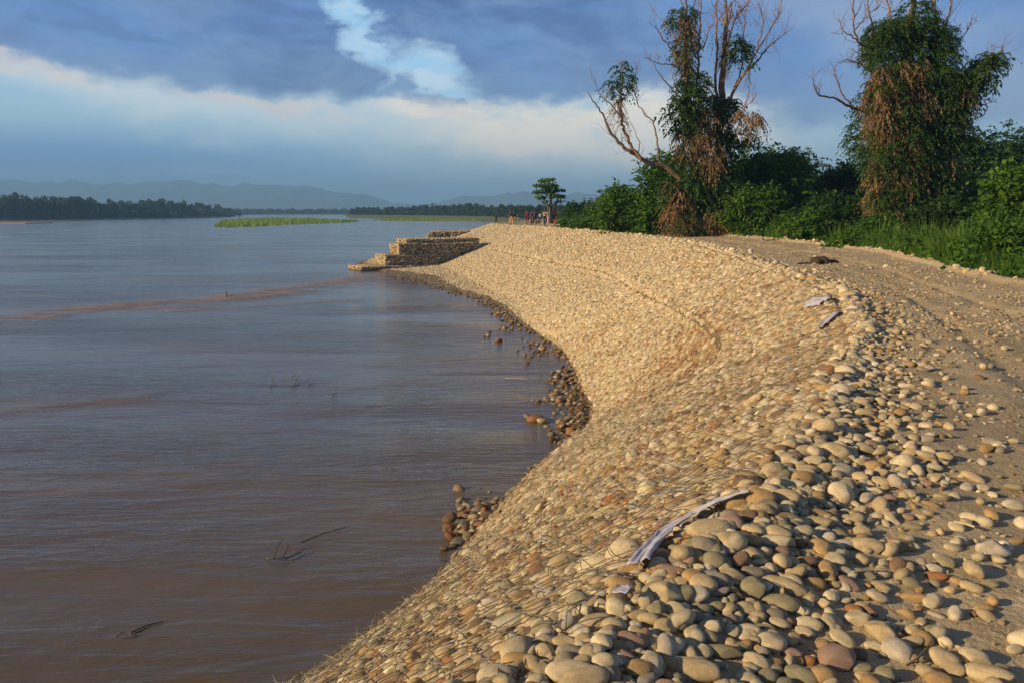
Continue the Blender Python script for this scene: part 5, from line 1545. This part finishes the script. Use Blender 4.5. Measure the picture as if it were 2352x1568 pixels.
bush(1760, 1880, 490, 46, 'low weedy shrub behind the bend of the road', size=.17, nleaf=6000, nl=18, mat='leaf', seed=17)
bush(2080, 2210, 545, 31, 'weedy shrub standing in tall grass beside the road', size=.13, nleaf=6000, nl=18, mat='leaf', seed=18)
bush(1900, 2010, 520, 38, 'weedy green shrub left of the column tree, close to the road', size=.15, nleaf=5000, nl=16, mat='leaf', seed=19)
bush(1292, 1372, 468, 92, 'darker bushes in the distance right of the small tree', size=.34, nleaf=4500, nl=16, mat='leaf_dark', seed=20)
bush(1318, 1380, 490, 74, 'low bright undergrowth beside the far part of the road', size=.24, nleaf=3500, nl=12, mat='leaf', seed=21)
bush(1340, 1430, 462, 82, 'dark green shrub behind the bushy roadside shrub', size=.3, nleaf=5000, nl=16, mat='leaf_dark', seed=22)
bush(1284, 1330, 500, 86, 'small scrubby bush between the small tree and the road edge', size=.2, nleaf=2200, nl=8, mat='leaf', seed=23)

# tall grass and weeds along the foot of the bank
def blades(n, u0, u1, q0, q1, h0, h1, name, mat, label, seed, wid=.016):
    r_ = np.random.default_rng(seed)
    u = r_.uniform(u0, u1, n); _, L = road_pt(u, u * 0)
    q = L + q0 + (q1 - q0) * r_.random(n)
    P_, _ = road_pt(u, q)
    dens = fbm(P_[:, 0] * .5, P_[:, 1] * .5, seed, 3)
    k = dens > -.12; P_, q, L, dens = P_[k], q[k], L[k], dens[k]; n = len(P_)
    P_[:, 2] = np.maximum(P_[:, 2], LANDZ) - .05
    h = r_.uniform(h0, h1, n) * (1 + dens * 1.6) * np.clip((q - L) / 2.5, .35, 1)
    d = nrm(r_.normal(size=(n, 3)) * [1, 1, 0]); b = r_.uniform(.1, .5, n)
    s = np.cross(d, UP) * wid
    Vs = []
    t = np.array([0, .4, .75, 1.])
    C_ = P_[:, None] + UP * (h[:, None] * (t - .25 * b[:, None] * t ** 2))[..., None] + d[:, None] * (h[:, None] * b[:, None] * t ** 2)[..., None]
    wv = s[:, None] * (1 - .9 * t)[None, :, None] * (.5 + h[:, None, None])
    V = np.stack([C_ - wv, C_ + wv], 2).reshape(n, -1, 3)
    base = np.arange(n)[:, None, None] * 8 + (np.arange(3) * 2)[None, :, None]
    F = (base + np.array([0, 1, 3, 2])[None, None]).reshape(-1, 4)
    me = make_mesh(name, V.reshape(-1, 3), F, [mat], False); o = link(name, me)
    tag(o, label, 'grass', kind='stuff'); return o
blades(60000, 4.5, 12.6, .5, 9, .8, 2.2, 'tall_grass', M['grass'], 'tall green grass growing along the foot of the bank', 3, .018)
# leafy weeds
r_ = np.random.default_rng(77); n = 1300
u = r_.uniform(4.5, 13, n); _, L = road_pt(u, u * 0); q = L + 1.0 + r_.random(n) * 9
P_, _ = road_pt(u, q); P_[:, 2] = np.maximum(P_[:, 2], LANDZ)
VF = []
for lev in range(5):
    pp = P_ + UP * (.15 + .28 * lev) * r_.uniform(.8, 1.3, (n, 1)) + r_.normal(size=(n, 3)) * .08
    VF.append(fronds(pp, r_.normal(size=(n, 3)) * [1, 1, .2] + UP * .5, r_.uniform(.3, .6, n), .6, 4, .45, .28, r_=r_))
V = np.concatenate([v for v, f in VF]); me = make_mesh('weeds', V, np.arange(len(V)).reshape(-1, 4), [M['leaf']], False)
tag(link('weeds', me), 'leafy green weeds mixed into the tall grass behind the road', 'weeds', kind='stuff')

# grassy islands in the river
def island(name, poly_px, label, h0, h1, n, seed):
    r_ = np.random.default_rng(seed)
    P_ = np.array([g2(x, y, 0) for x, y in poly_px]); lo, hi = P_.min(0), P_.max(0)
    q = r_.uniform(lo, hi, (n * 6, 2))
    ins = np.zeros(len(q), bool); j = len(P_) - 1
    for i in range(len(P_)):
        a, b = P_[i], P_[j]
        ins ^= ((a[1] > q[:, 1]) != (b[1] > q[:, 1])) & (q[:, 0] < (b[0] - a[0]) * (q[:, 1] - a[1]) / (b[1] - a[1] + 1e-9) + a[0]); j = i
    q = q[ins][:n]; n = len(q)
    dens = fbm(q[:, 0] * .06, q[:, 1] * .03, seed, 3); k = dens > -.16; q, dens = q[k], dens[k]; n = len(q)
    base = np.concatenate([q, np.full((n, 1), -.02)], 1)
    h = r_.uniform(h0, h1, n) * (1 + 1.5 * dens)
    tip = base + UP * h[:, None] + r_.normal(size=(n, 3)) * [.4, .4, 0]
    side = nrm(r_.normal(size=(n, 3)) * [1, .3, 0]) * r_.uniform(.12, .3, (n, 1))
    V = np.stack([base - side, base + side, tip + side * .4, tip - side * .4], 1).reshape(-1, 3)
    me = make_mesh(name, V, np.arange(len(V)).reshape(-1, 4), [M['reed']], False)
    tag(link(name, me), label, 'grass', kind='stuff')
island('island_grass', [(492, 522), (512, 508), (600, 504.2), (700, 504.6), (826, 509), (810, 511), (760, 513), (640, 518), (540, 522)], 'yellow green grass island standing in the middle of the river', .5, 1.3, 9000, 4)
island('island_grass', [(845, 508), (900, 503.5), (1010, 503.5), (1130, 505.5), (1130, 507), (1000, 508.5)], 'low thin grass bank beyond the big grass island', .4, .9, 5000, 5)

# ------------------------------------------------------------------ far woods: single trees, copied
def far_tree(seed, h, w_, mat='leaf_far'):
    r_ = np.random.default_rng(seed)
    root = link('woodland_tree', None, None, (0, 0, 0))
    c, rad = lobes(w_, h * .95, w_, 16, r_); c[:5, 2] = h * r_.uniform(.05, .22, 5)
    VF = []
    for k in range(len(c)):
        p, d = ell_points(c[k], rad[k] * .8, 75, r_, .6, 1.1)
        VF.append(leaves(p, d, .95, .5, .1, r_))
    leafobj('crown', VF, M[mat], root, (0, 0, 0))
    mb = MB(); mb.tube([[0, 0, -1, .35], [.1, 0, h * .3, .28], [0, .1, h * .7, .1]], 6); mb.build('trunk', M['bark'], root)
    return root
protos = [far_tree(300 + k, hh, ww) for k, (hh, ww) in enumerate([(14, 11), (16, 10), (12, 12), (17, 13), (13, 8)])]
used = [False] * 5
def put_tree(k, x, y, z, s, label, group):
    if not used[k]: o = protos[k]; used[k] = True
    else: o = copy_tree(protos[k])
    o.location = (x, y, z); o.rotation_euler = (0, 0, random.uniform(0, 6.28)); o.scale = (s * WS, s * WS, s * random.uniform(.9, 1.12))
    tag(o, label, 'tree', group)
WS = 1.15
# left bank: heights follow the traced tree tops
tops = [(-60, 452), (0, 447), (30, 445), (50, 449), (85, 444), (130, 455), (165, 446), (190, 448), (215, 455), (255, 447), (275, 452), (300, 459), (340, 458), (390, 458), (430, 464), (480, 462), (505, 468), (530, 478), (560, 483)]
for i in range(74):
    f = i / 73; px = -110 + 665 * (f ** .9)
    lat_y = np.interp(px, [-110, 0, 300, 450, 520, 555], [545, 560, 640, 760, 850, 900]) + random.uniform(-6, 26)
    top = np.interp(px, [t[0] for t in tops], [t[1] for t in tops]) + random.uniform(-3, 6)
    p = at(px, 495, lat_y); zt = at(px, top, lat_y)[2]
    k = random.randrange(5); hh = [14, 16, 12, 17, 13][k]
    put_tree(k, p[0], lat_y, 1.0, (zt - 1) / hh * 1.02, 'dark green tree in the wooded far left bank', 'trees of the wooded far left bank')
tops = [(800, 479), (850, 476), (900, 475), (960, 473), (975, 468), (1040, 472), (1085, 464), (1120, 470), (1150, 470), (1200, 470), (1225, 467), (1260, 470), (1300, 468), (1330, 462), (1352, 458), (1400, 464), (1500, 460)]
WS = 1.5
for i in range(120):
    px = 806 + 640 * (i / 119)
    Yd = np.interp(px, [806, 941, 1108, 1185, 1250, 1450], [804, 696, 568, 412, 330, 260]) + random.uniform(0, 26)
    top = np.interp(px, [t[0] for t in tops], [t[1] for t in tops]) + random.uniform(-3, 5)
    p = at(px, 495, Yd); zt = at(px, top, Yd)[2]
    k = random.randrange(5); hh = [14, 16, 12, 17, 13][k]
    put_tree(k, p[0], Yd, LANDZ, max(.2, (zt - LANDZ) / hh), 'distant green tree in the woods beyond the bend of the bank', 'trees of the woods beyond the bank bend')
WS = 1.0
for i in range(26):        # woods behind the shrubs on the right
    px = 1450 + 960 * (i / 25); Yd = random.uniform(85, 125)
    top = np.interp(px, [1450, 1700, 1880, 1990, 2250, 2400], [452, 400, 400, 392, 360, 350]) + random.uniform(-6, 14)
    p = at(px, 480, Yd); zt = at(px, top, Yd)[2]; k = random.randrange(5); hh = [14, 16, 12, 17, 13][k]
    put_tree(k, p[0], Yd, LANDZ, (zt - LANDZ) / hh, 'dark woodland tree behind the roadside shrubs on the right', 'woodland trees behind the right shrubs')
r_ = np.random.default_rng(9); VF = []
for i in range(260):
    px = 470 + i * 1.6; Yd = 1430 + r_.uniform(0, 60); c = at(px, 486, Yd); h = 7 + 5 * fbm(np.array([i * .15]), np.array([0.]), 3, 3)[0] * 2
    p, d = ell_points(np.array([c[0], Yd, 1.5 + h * .5]), np.array([4, 4, h * .55]), 60, r_, .5, 1.05)
    VF.append(leaves(p, d, 2.2, .5, .1, r_))
V = np.concatenate([v for v, f in VF]); me = make_mesh('treeline', V, np.arange(len(V)).reshape(-1, 4), [M['leaf_far']], False)
tag(link('treeline', me), 'thin dark line of woods on the farthest shore', 'woods', kind='stuff')

# hills on the horizon
ridge = [(-400, 425), (-200, 418), (0, 413), (60, 418), (127, 421), (190, 419), (246, 425), (300, 421), (348, 416), (424, 414), (470, 420), (509, 428), (594, 424), (650, 428), (721, 432), (806, 445), (850, 455), (900, 464), (960, 470), (1040, 458), (1110, 450), (1180, 444), (1260, 440), (1350, 447), (1450, 452), (1600, 462), (1900, 470), (2400, 474)]
YH = 5500.0
xs = np.linspace(-700, 2600, 420); ridge_y = np.interp(xs, [r[0] for r in ridge], [r[1] for r in ridge]) + fbm(xs * .03, xs * 0, 12, 5) * 16
top = np.array([at(x, y, YH) for x, y in zip(xs, ridge_y)])
rows = []
for k, f in enumerate(np.linspace(0, 1, 16)):
    yv = YH - 1500 * (1 - f); sc_ = yv / YH
    z = 2 + (top[:, 2] - 2) * (f ** 1.25) * (1 + .35 * fbm(top[:, 0] * .0016, np.full(len(xs), f * 5), 8, 4) * (1 - f) * 2)
    rows.append(np.stack([top[:, 0] * (1 if f > .99 else 1), np.full(len(xs), yv) + 180 * fbm(top[:, 0] * .001, np.full(len(xs), f * 3.), 5, 3), z], -1))
rows.append(rows[-1] + np.array([0, 900, 0]) - np.stack([0 * xs, 0 * xs, top[:, 2]], -1))
V = np.array(rows); a, b_ = V.shape[:2]
i = np.arange(a - 1)[:, None] * b_; j = np.arange(b_ - 1)[None]
me = make_mesh('hills', V.reshape(-1, 3), np.stack([i + j, i + j + 1, i + b_ + j + 1, i + b_ + j], -1).reshape(-1, 4), [simple('forested_hill', (.075, .105, .075), .95, 0, .4, .002)])
tag(link('hills', me), kind='structure')
# ------------------------------------------------------------------ people and bicycles
M['skin'] = simple('brown_skin', (.20, .105, .06), .6, 0, .1, 8)
M['hair'] = simple('black_hair', (.012, .010, .009), .6, 0, .2, 20)
M['black'] = simple('black_rubber', (.02, .02, .022), .6, 0, .2, 20)
M['paint'] = simple('dark_bicycle_paint', (.05, .045, .05), .4, .3, .2, 10)
M['rim'] = simple('steel_rim', (.35, .34, .32), .4, .8, .1, 10)
CL = {k: simple(k + '_fabric', c, .85, 0, .12, 14) for k, c in dict(cream=(.62, .52, .30), white=(.72, .70, .66), maroon=(.16, .025, .03), dark=(.03, .03, .04),
      blue=(.06, .06, .22), khaki=(.50, .34, .19), navy=(.03, .05, .10), red=(.62, .05, .03), teal=(.04, .13, .13), brown=(.12, .06, .03), blackcloth=(.02, .02, .025), lilac=(.45, .42, .62)).items()}

def skin(name, V, E, Rd, mat, parent, sub=1, root=0):
    me = bpy.data.meshes.new(name); me.from_pydata([tuple(v) for v in V], E, [])
    o = bpy.data.objects.new(name, me); COL.objects.link(o)
    md = o.modifiers.new('s', 'SKIN'); md.use_smooth_shade = True
    for k, r_ in enumerate(Rd):
        rr_ = r_ if hasattr(r_, '__len__') else (r_, r_)
        me.skin_vertices[0].data[k].radius = rr_
    me.skin_vertices[0].data[root].use_root = True
    sb = o.modifiers.new('b', 'SUBSURF'); sb.levels = sub; sb.render_levels = sub
    dg = bpy.context.evaluated_depsgraph_get()
    nm = bpy.data.meshes.new_from_object(o.evaluated_get(dg))
    nm.materials.clear(); nm.materials.append(mat)
    nm.polygons.foreach_set('use_smooth', [True] * len(nm.polygons))
    bpy.data.objects.remove(o)
    nm.name = name
    return link(name, nm, parent)

POSE = {
 'stand': dict(hipL=(.09, 0, .93), hipR=(-.09, 0, .93), kneeL=(.10, -.03, .50), kneeR=(-.10, -.02, .50), ankL=(.11, .02, .09), ankR=(-.11, .04, .09), toeL=(.13, -.14, .04), toeR=(-.13, -.12, .04),
    pel=(0, 0, .97), chest=(0, .01, 1.25), neck=(0, .01, 1.46), head=(0, -.02, 1.60), shL=(.18, .01, 1.40), shR=(-.18, .01, 1.40), elL=(.25, .04, 1.12), elR=(-.25, .04, 1.12), haL=(.26, -.06, .87), haR=(-.26, -.06, .87)),
 'walk': dict(hipL=(.09, 0, .92), hipR=(-.09, 0, .92), kneeL=(.09, -.20, .54), kneeR=(-.10, .06, .49), ankL=(.10, -.24, .10), ankR=(-.11, .34, .18), toeL=(.11, -.40, .06), toeR=(-.12, .22, .04),
    pel=(0, 0, .96), chest=(0, -.03, 1.24), neck=(0, -.04, 1.45), head=(0, -.07, 1.59), shL=(.18, -.02, 1.39), shR=(-.18, -.05, 1.39), elL=(.24, .12, 1.13), elR=(-.24, -.12, 1.14), haL=(.24, .04, .90), haR=(-.22, -.30, .98)),
 'cycle': dict(hipL=(.09, .10, 1.02), hipR=(-.09, .10, 1.02), kneeL=(.12, -.26, .80), kneeR=(-.12, -.16, .60), ankL=(.12, -.12, .42), ankR=(-.12, -.02, .22), toeL=(.13, -.26, .38), toeR=(-.13, -.16, .17),
    pel=(0, .10, 1.06), chest=(0, -.02, 1.32), neck=(0, -.10, 1.51), head=(0, -.15, 1.65), shL=(.19, -.08, 1.46), shR=(-.19, -.08, 1.46), elL=(.27, -.22, 1.22), elR=(-.27, -.22, 1.22), haL=(.24, -.42, 1.08), haR=(-.24, -.42, 1.08)),
 'stoop': dict(hipL=(.10, .10, .88), hipR=(-.10, .10, .88), kneeL=(.12, -.04, .48), kneeR=(-.12, -.02, .48), ankL=(.13, .04, .09), ankR=(-.13, .05, .09), toeL=(.15, -.12, .04), toeR=(-.15, -.1, .04),
    pel=(0, .10, .92), chest=(0, -.10, 1.12), neck=(0, -.24, 1.24), head=(0, -.33, 1.30), shL=(.19, -.20, 1.22), shR=(-.19, -.20, 1.22), elL=(.42, -.20, 1.12), elR=(-.42, -.20, 1.12), haL=(.60, -.22, 1.0), haR=(-.60, -.22, 1.0)),
 'sit': dict(hipL=(.10, .06, .16), hipR=(-.10, .06, .16), kneeL=(.14, -.26, .46), kneeR=(-.14, -.26, .46), ankL=(.12, -.40, .08), ankR=(-.12, -.40, .08), toeL=(.13, -.54, .04), toeR=(-.13, -.54, .04),
    pel=(0, .06, .18), chest=(0, .0, .48), neck=(0, -.04, .68), head=(0, -.08, .82), shL=(.18, -.02, .62), shR=(-.18, -.02, .62), elL=(.24, -.14, .38), elR=(-.24, -.14, .38), haL=(.08, -.30, .44), haR=(-.08, -.30, .44)),
}
ORDER = ['pel', 'chest', 'neck', 'head', 'crown', 'hipL', 'kneeL', 'ankL', 'toeL', 'hipR', 'kneeR', 'ankR', 'toeR', 'shL', 'elL', 'haL', 'tipL', 'shR', 'elR', 'haR', 'tipR']
EDG = [('pel', 'chest'), ('chest', 'neck'), ('neck', 'head'), ('head', 'crown'), ('pel', 'hipL'), ('hipL', 'kneeL'), ('kneeL', 'ankL'), ('ankL', 'toeL'), ('pel', 'hipR'), ('hipR', 'kneeR'), ('kneeR', 'ankR'), ('ankR', 'toeR'),
       ('chest', 'shL'), ('shL', 'elL'), ('elL', 'haL'), ('haL', 'tipL'), ('chest', 'shR'), ('shR', 'elR'), ('elR', 'haR'), ('haR', 'tipR')]
RAD = dict(pel=(.14, .10), chest=(.15, .10), neck=.055, head=(.080, .092), crown=.07, hipL=.085, kneeL=.055, ankL=.036, toeL=.032, hipR=.085, kneeR=.055, ankR=.036, toeR=.032, shL=.055, elL=.038, haL=.032, tipL=.018, shR=.055, elR=.038, haR=.032, tipR=.018)
def person(px, py, dist, hgt, pose, face, top, bottom, label, shorts=False, long_shirt=False, cap=None, z=None):
    p = at(px, py, dist); zz = z if z is not None else gz(p[0], dist)[0]
    J = {k: np.array(v, float) for k, v in POSE[pose].items()}
    J['crown'] = J['head'] + [0, .0, .085]
    for s in 'LR': J['tip' + s] = J['ha' + s] + nrm(J['ha' + s] - J['el' + s]) * .12
    root = link('person', None, None, (p[0], dist, zz)); root.rotation_euler = (0, 0, R(face)); root.scale = (hgt / 1.7,) * 3
    tag(root, label, 'person', None)
    ix = {k: i for i, k in enumerate(ORDER)}
    body = skin('body', [J[k] for k in ORDER], [(ix[a], ix[b]) for a, b in EDG], [RAD[k] for k in ORDER], M['skin'], root)
    def sub(name, keys, edges, grow, mat, extra=None):
        Jx = dict(J); Jx.update(extra or {}); k_ = {k: i for i, k in enumerate(keys)}
        rr_ = []
        for k in keys:
            r0 = RAD.get(k, .07); rr_.append(tuple(np.atleast_1d(r0) * grow) if hasattr(r0, '__len__') else r0 * grow)
        return skin(name, [Jx[k] for k in keys], [(k_[a], k_[b]) for a, b in edges], rr_, mat, root)
    mel = {'slL': (J['shL'] * .25 + J['elL'] * .75), 'slR': (J['shR'] * .25 + J['elR'] * .75)}
    RAD['slL'] = RAD['slR'] = .05; RAD['low'] = (.15, .11)
    mel['low'] = J['pel'] + (J['pel'] - J['chest']) * (.55 if long_shirt else .1)
    sub('shirt', ['chest', 'pel', 'low', 'shL', 'slL', 'shR', 'slR'], [('chest', 'pel'), ('pel', 'low'), ('chest', 'shL'), ('shL', 'slL'), ('chest', 'shR'), ('shR', 'slR')], 1.22, top, mel)
    if shorts:
        e = {'cuL': J['hipL'] * .25 + J['kneeL'] * .75, 'cuR': J['hipR'] * .25 + J['kneeR'] * .75}; RAD['cuL'] = RAD['cuR'] = .085
    else:
        e = {'cuL': J['kneeL'] * .1 + J['ankL'] * .9, 'cuR': J['kneeR'] * .1 + J['ankR'] * .9}; RAD['cuL'] = RAD['cuR'] = .065
    ks = ['pel', 'hipL', 'hipR'] + ([] if shorts else ['kneeL', 'kneeR']) + ['cuL', 'cuR']
    ed = [('pel', 'hipL'), ('pel', 'hipR')] + ([('hipL', 'cuL'), ('hipR', 'cuR')] if shorts else [('hipL', 'kneeL'), ('kneeL', 'cuL'), ('hipR', 'kneeR'), ('kneeR', 'cuR')])
    sub('shorts' if shorts else 'trousers', ks, ed, 1.22, bottom, e)
    mb = MB(); d = IV3 * [.098, .112, .10]; keep = (d[:, 2] > .0) | (d[:, 1] > .03)
    d = d.copy(); d[:, 2] = np.maximum(d[:, 2], -.05); mb.add(d + J['head'] + [0, .018, .045], IF3)
    mb.build('cap' if cap else 'hair', cap or M['hair'], root)
    return root

def bicycle(px, py, dist, face, label, lean=0, z=None):
    p = at(px, py, dist); zz = z if z is not None else gz(p[0], dist)[0]
    root = link('bicycle', None, None, (p[0], dist, zz)); root.rotation_euler = (0, R(lean), R(face)); tag(root, label, 'bicycle')
    fw, rw = np.array([0, -.55, .34]), np.array([0, .50, .34])
    for c in (fw, rw):
        mb = MB(); mb.torus(c, .325, .022, n=28, sides=6); w_ = mb.build('wheel', M['black'], root)
        mb = MB(); mb.torus(c, .298, .010, n=28, sides=4)
        for k in range(14):
            a = k * math.pi * 2 / 14; mb.tube([[0, c[1], c[2], .003], [0, c[1] + .3 * math.cos(a), c[2] + .3 * math.sin(a), .003]], 3, False)
        mb.tube([[-.05, c[1], c[2], .02], [.05, c[1], c[2], .02]], 6); mb.build('rim', M['rim'], w_)
    bb, st, hd, hb = np.array([0, .05, .30]), np.array([0, .20, .84]), np.array([0, -.36, .88]), np.array([0, -.41, .70])
    mb = MB()
    for a, b in [(bb, st), (st, hd), (bb, hb), (hd, hb), (hb, fw + [.04, 0, 0]), (hb, fw - [.04, 0, 0]), (bb, rw + [.05, 0, 0]), (bb, rw - [.05, 0, 0]), (st, rw + [.05, 0, 0]), (st, rw - [.05, 0, 0])]:
        mb.tube([[*a, .016], [*b, .016]], 6)
    mb.build('frame', M['paint'], root)
    mb = MB(); mb.tube([[*hd, .013], [0, -.40, 1.02, .013]], 6)
    mb.tube([[-.28, -.28, 1.03, .014], [-.20, -.40, 1.04, .013], [0, -.40, 1.02, .013], [.20, -.40, 1.04, .013], [.28, -.28, 1.03, .014]], 6); mb.build('handlebar', M['rim'], root)
    mb = MB(); mb.tube([[*st, .014], [0, .22, .93, .014]], 6); mb.tube([[0, .05, .95, .03], [0, .16, .96, .06], [0, .28, .97, .10], [0, .34, .97, .07]], 8); mb.build('saddle', M['black'], root)
    mb = MB()
    for s, zc in ((.09, .12), (-.09, .46)):
        mb.tube([[s * .6, .05, .30, .010], [s, -.0, zc, .010]], 5); mb.box((s * 1.5, -.0, zc), (.09, .07, .02))
    mb.tube([[-.06, .05, .30, .03], [.06, .05, .30, .03]], 8); mb.build('pedals', M['rim'], root)
    return root
person(1139.6, 511, 110, 1.25, 'stoop', 20, CL['brown'], CL['dark'], 'stooping person in brown top with arms spread, leftmost on the far crest')
person(1173, 513, 99, 1.78, 'walk', -8, CL['navy'], CL['khaki'], 'man in dark blue shirt and tan trousers walking, second from left')
person(1180, 512.5, 100.5, 1.70, 'stand', 15, CL['dark'], CL['khaki'], 'dark shirted person standing half hidden behind the man in tan trousers')
person(1190.5, 509, 114, .95, 'walk', 40, CL['white'], CL['teal'], 'small child in white shirt and teal trousers on the road')
person(1211.2, 517, 95, 1.78, 'walk', -12, CL['maroon'], CL['maroon'], 'man in maroon shirt and dark shorts walking beside the blue cyclist', shorts=True)
person(1222, 518, 93.5, 1.66, 'cycle', 0, CL['blue'], CL['brown'], 'cyclist in a blue shirt riding towards the camera')
bicycle(1222, 518, 93.5, 0, 'bicycle ridden by the person in the blue shirt')
person(1228.5, 516, 97, 1.74, 'walk', 8, CL['navy'], CL['blackcloth'], 'person in navy clothes walking just behind the blue cyclist')
person(1241, 509, 112, 1.45, 'stand', 180, CL['lilac'], CL['dark'], 'person in pale shirt standing left of the cream shirted cyclist')
person(1252, 517.5, 93, 1.80, 'cycle', 4, CL['cream'], CL['blackcloth'], 'cyclist in a cream shirt and dark trousers near the small tree')
bicycle(1252, 517.5, 93, 4, 'bicycle ridden by the man in the cream shirt')
person(1259.5, 512, 104, 1.40, 'stand', 10, CL['white'], CL['white'], 'person all in white with a white cap beside the small tree', long_shirt=True, cap=CL['white'])
person(1276, 510.5, 100, 1.55, 'sit', 0, CL['red'], CL['red'], 'person in bright red clothes sitting at the foot of the small tree')
person(1235, 511, 108, 1.3, 'sit', 60, CL['brown'], CL['brown'], 'person in brown sitting on the road between the two cyclists')
bicycle(1166, 512, 106, 75, 'parked bicycle left of the man in tan trousers', 14)
# ------------------------------------------------------------------ haze
mh = bpy.data.materials.new('haze'); mh.use_nodes = True
nt = mh.node_tree; nt.nodes.clear(); t = NT(nt)
pv = t.n('ShaderNodeVolumePrincipled'); pv.inputs['Color'].default_value = (.28, .57, 1.0, 1)
pv.inputs['Density'].default_value = HAZE; pv.inputs['Anisotropy'].default_value = .0
out = t.n('ShaderNodeOutputMaterial'); nt.links.new(pv.outputs[0], out.inputs['Volume'])
mb = MB(); mb.box((0, 3600, 124), (18000, 9400, 255.4))
hz = mb.build('haze', mh, smooth=False); tag(hz, kind='stuff')
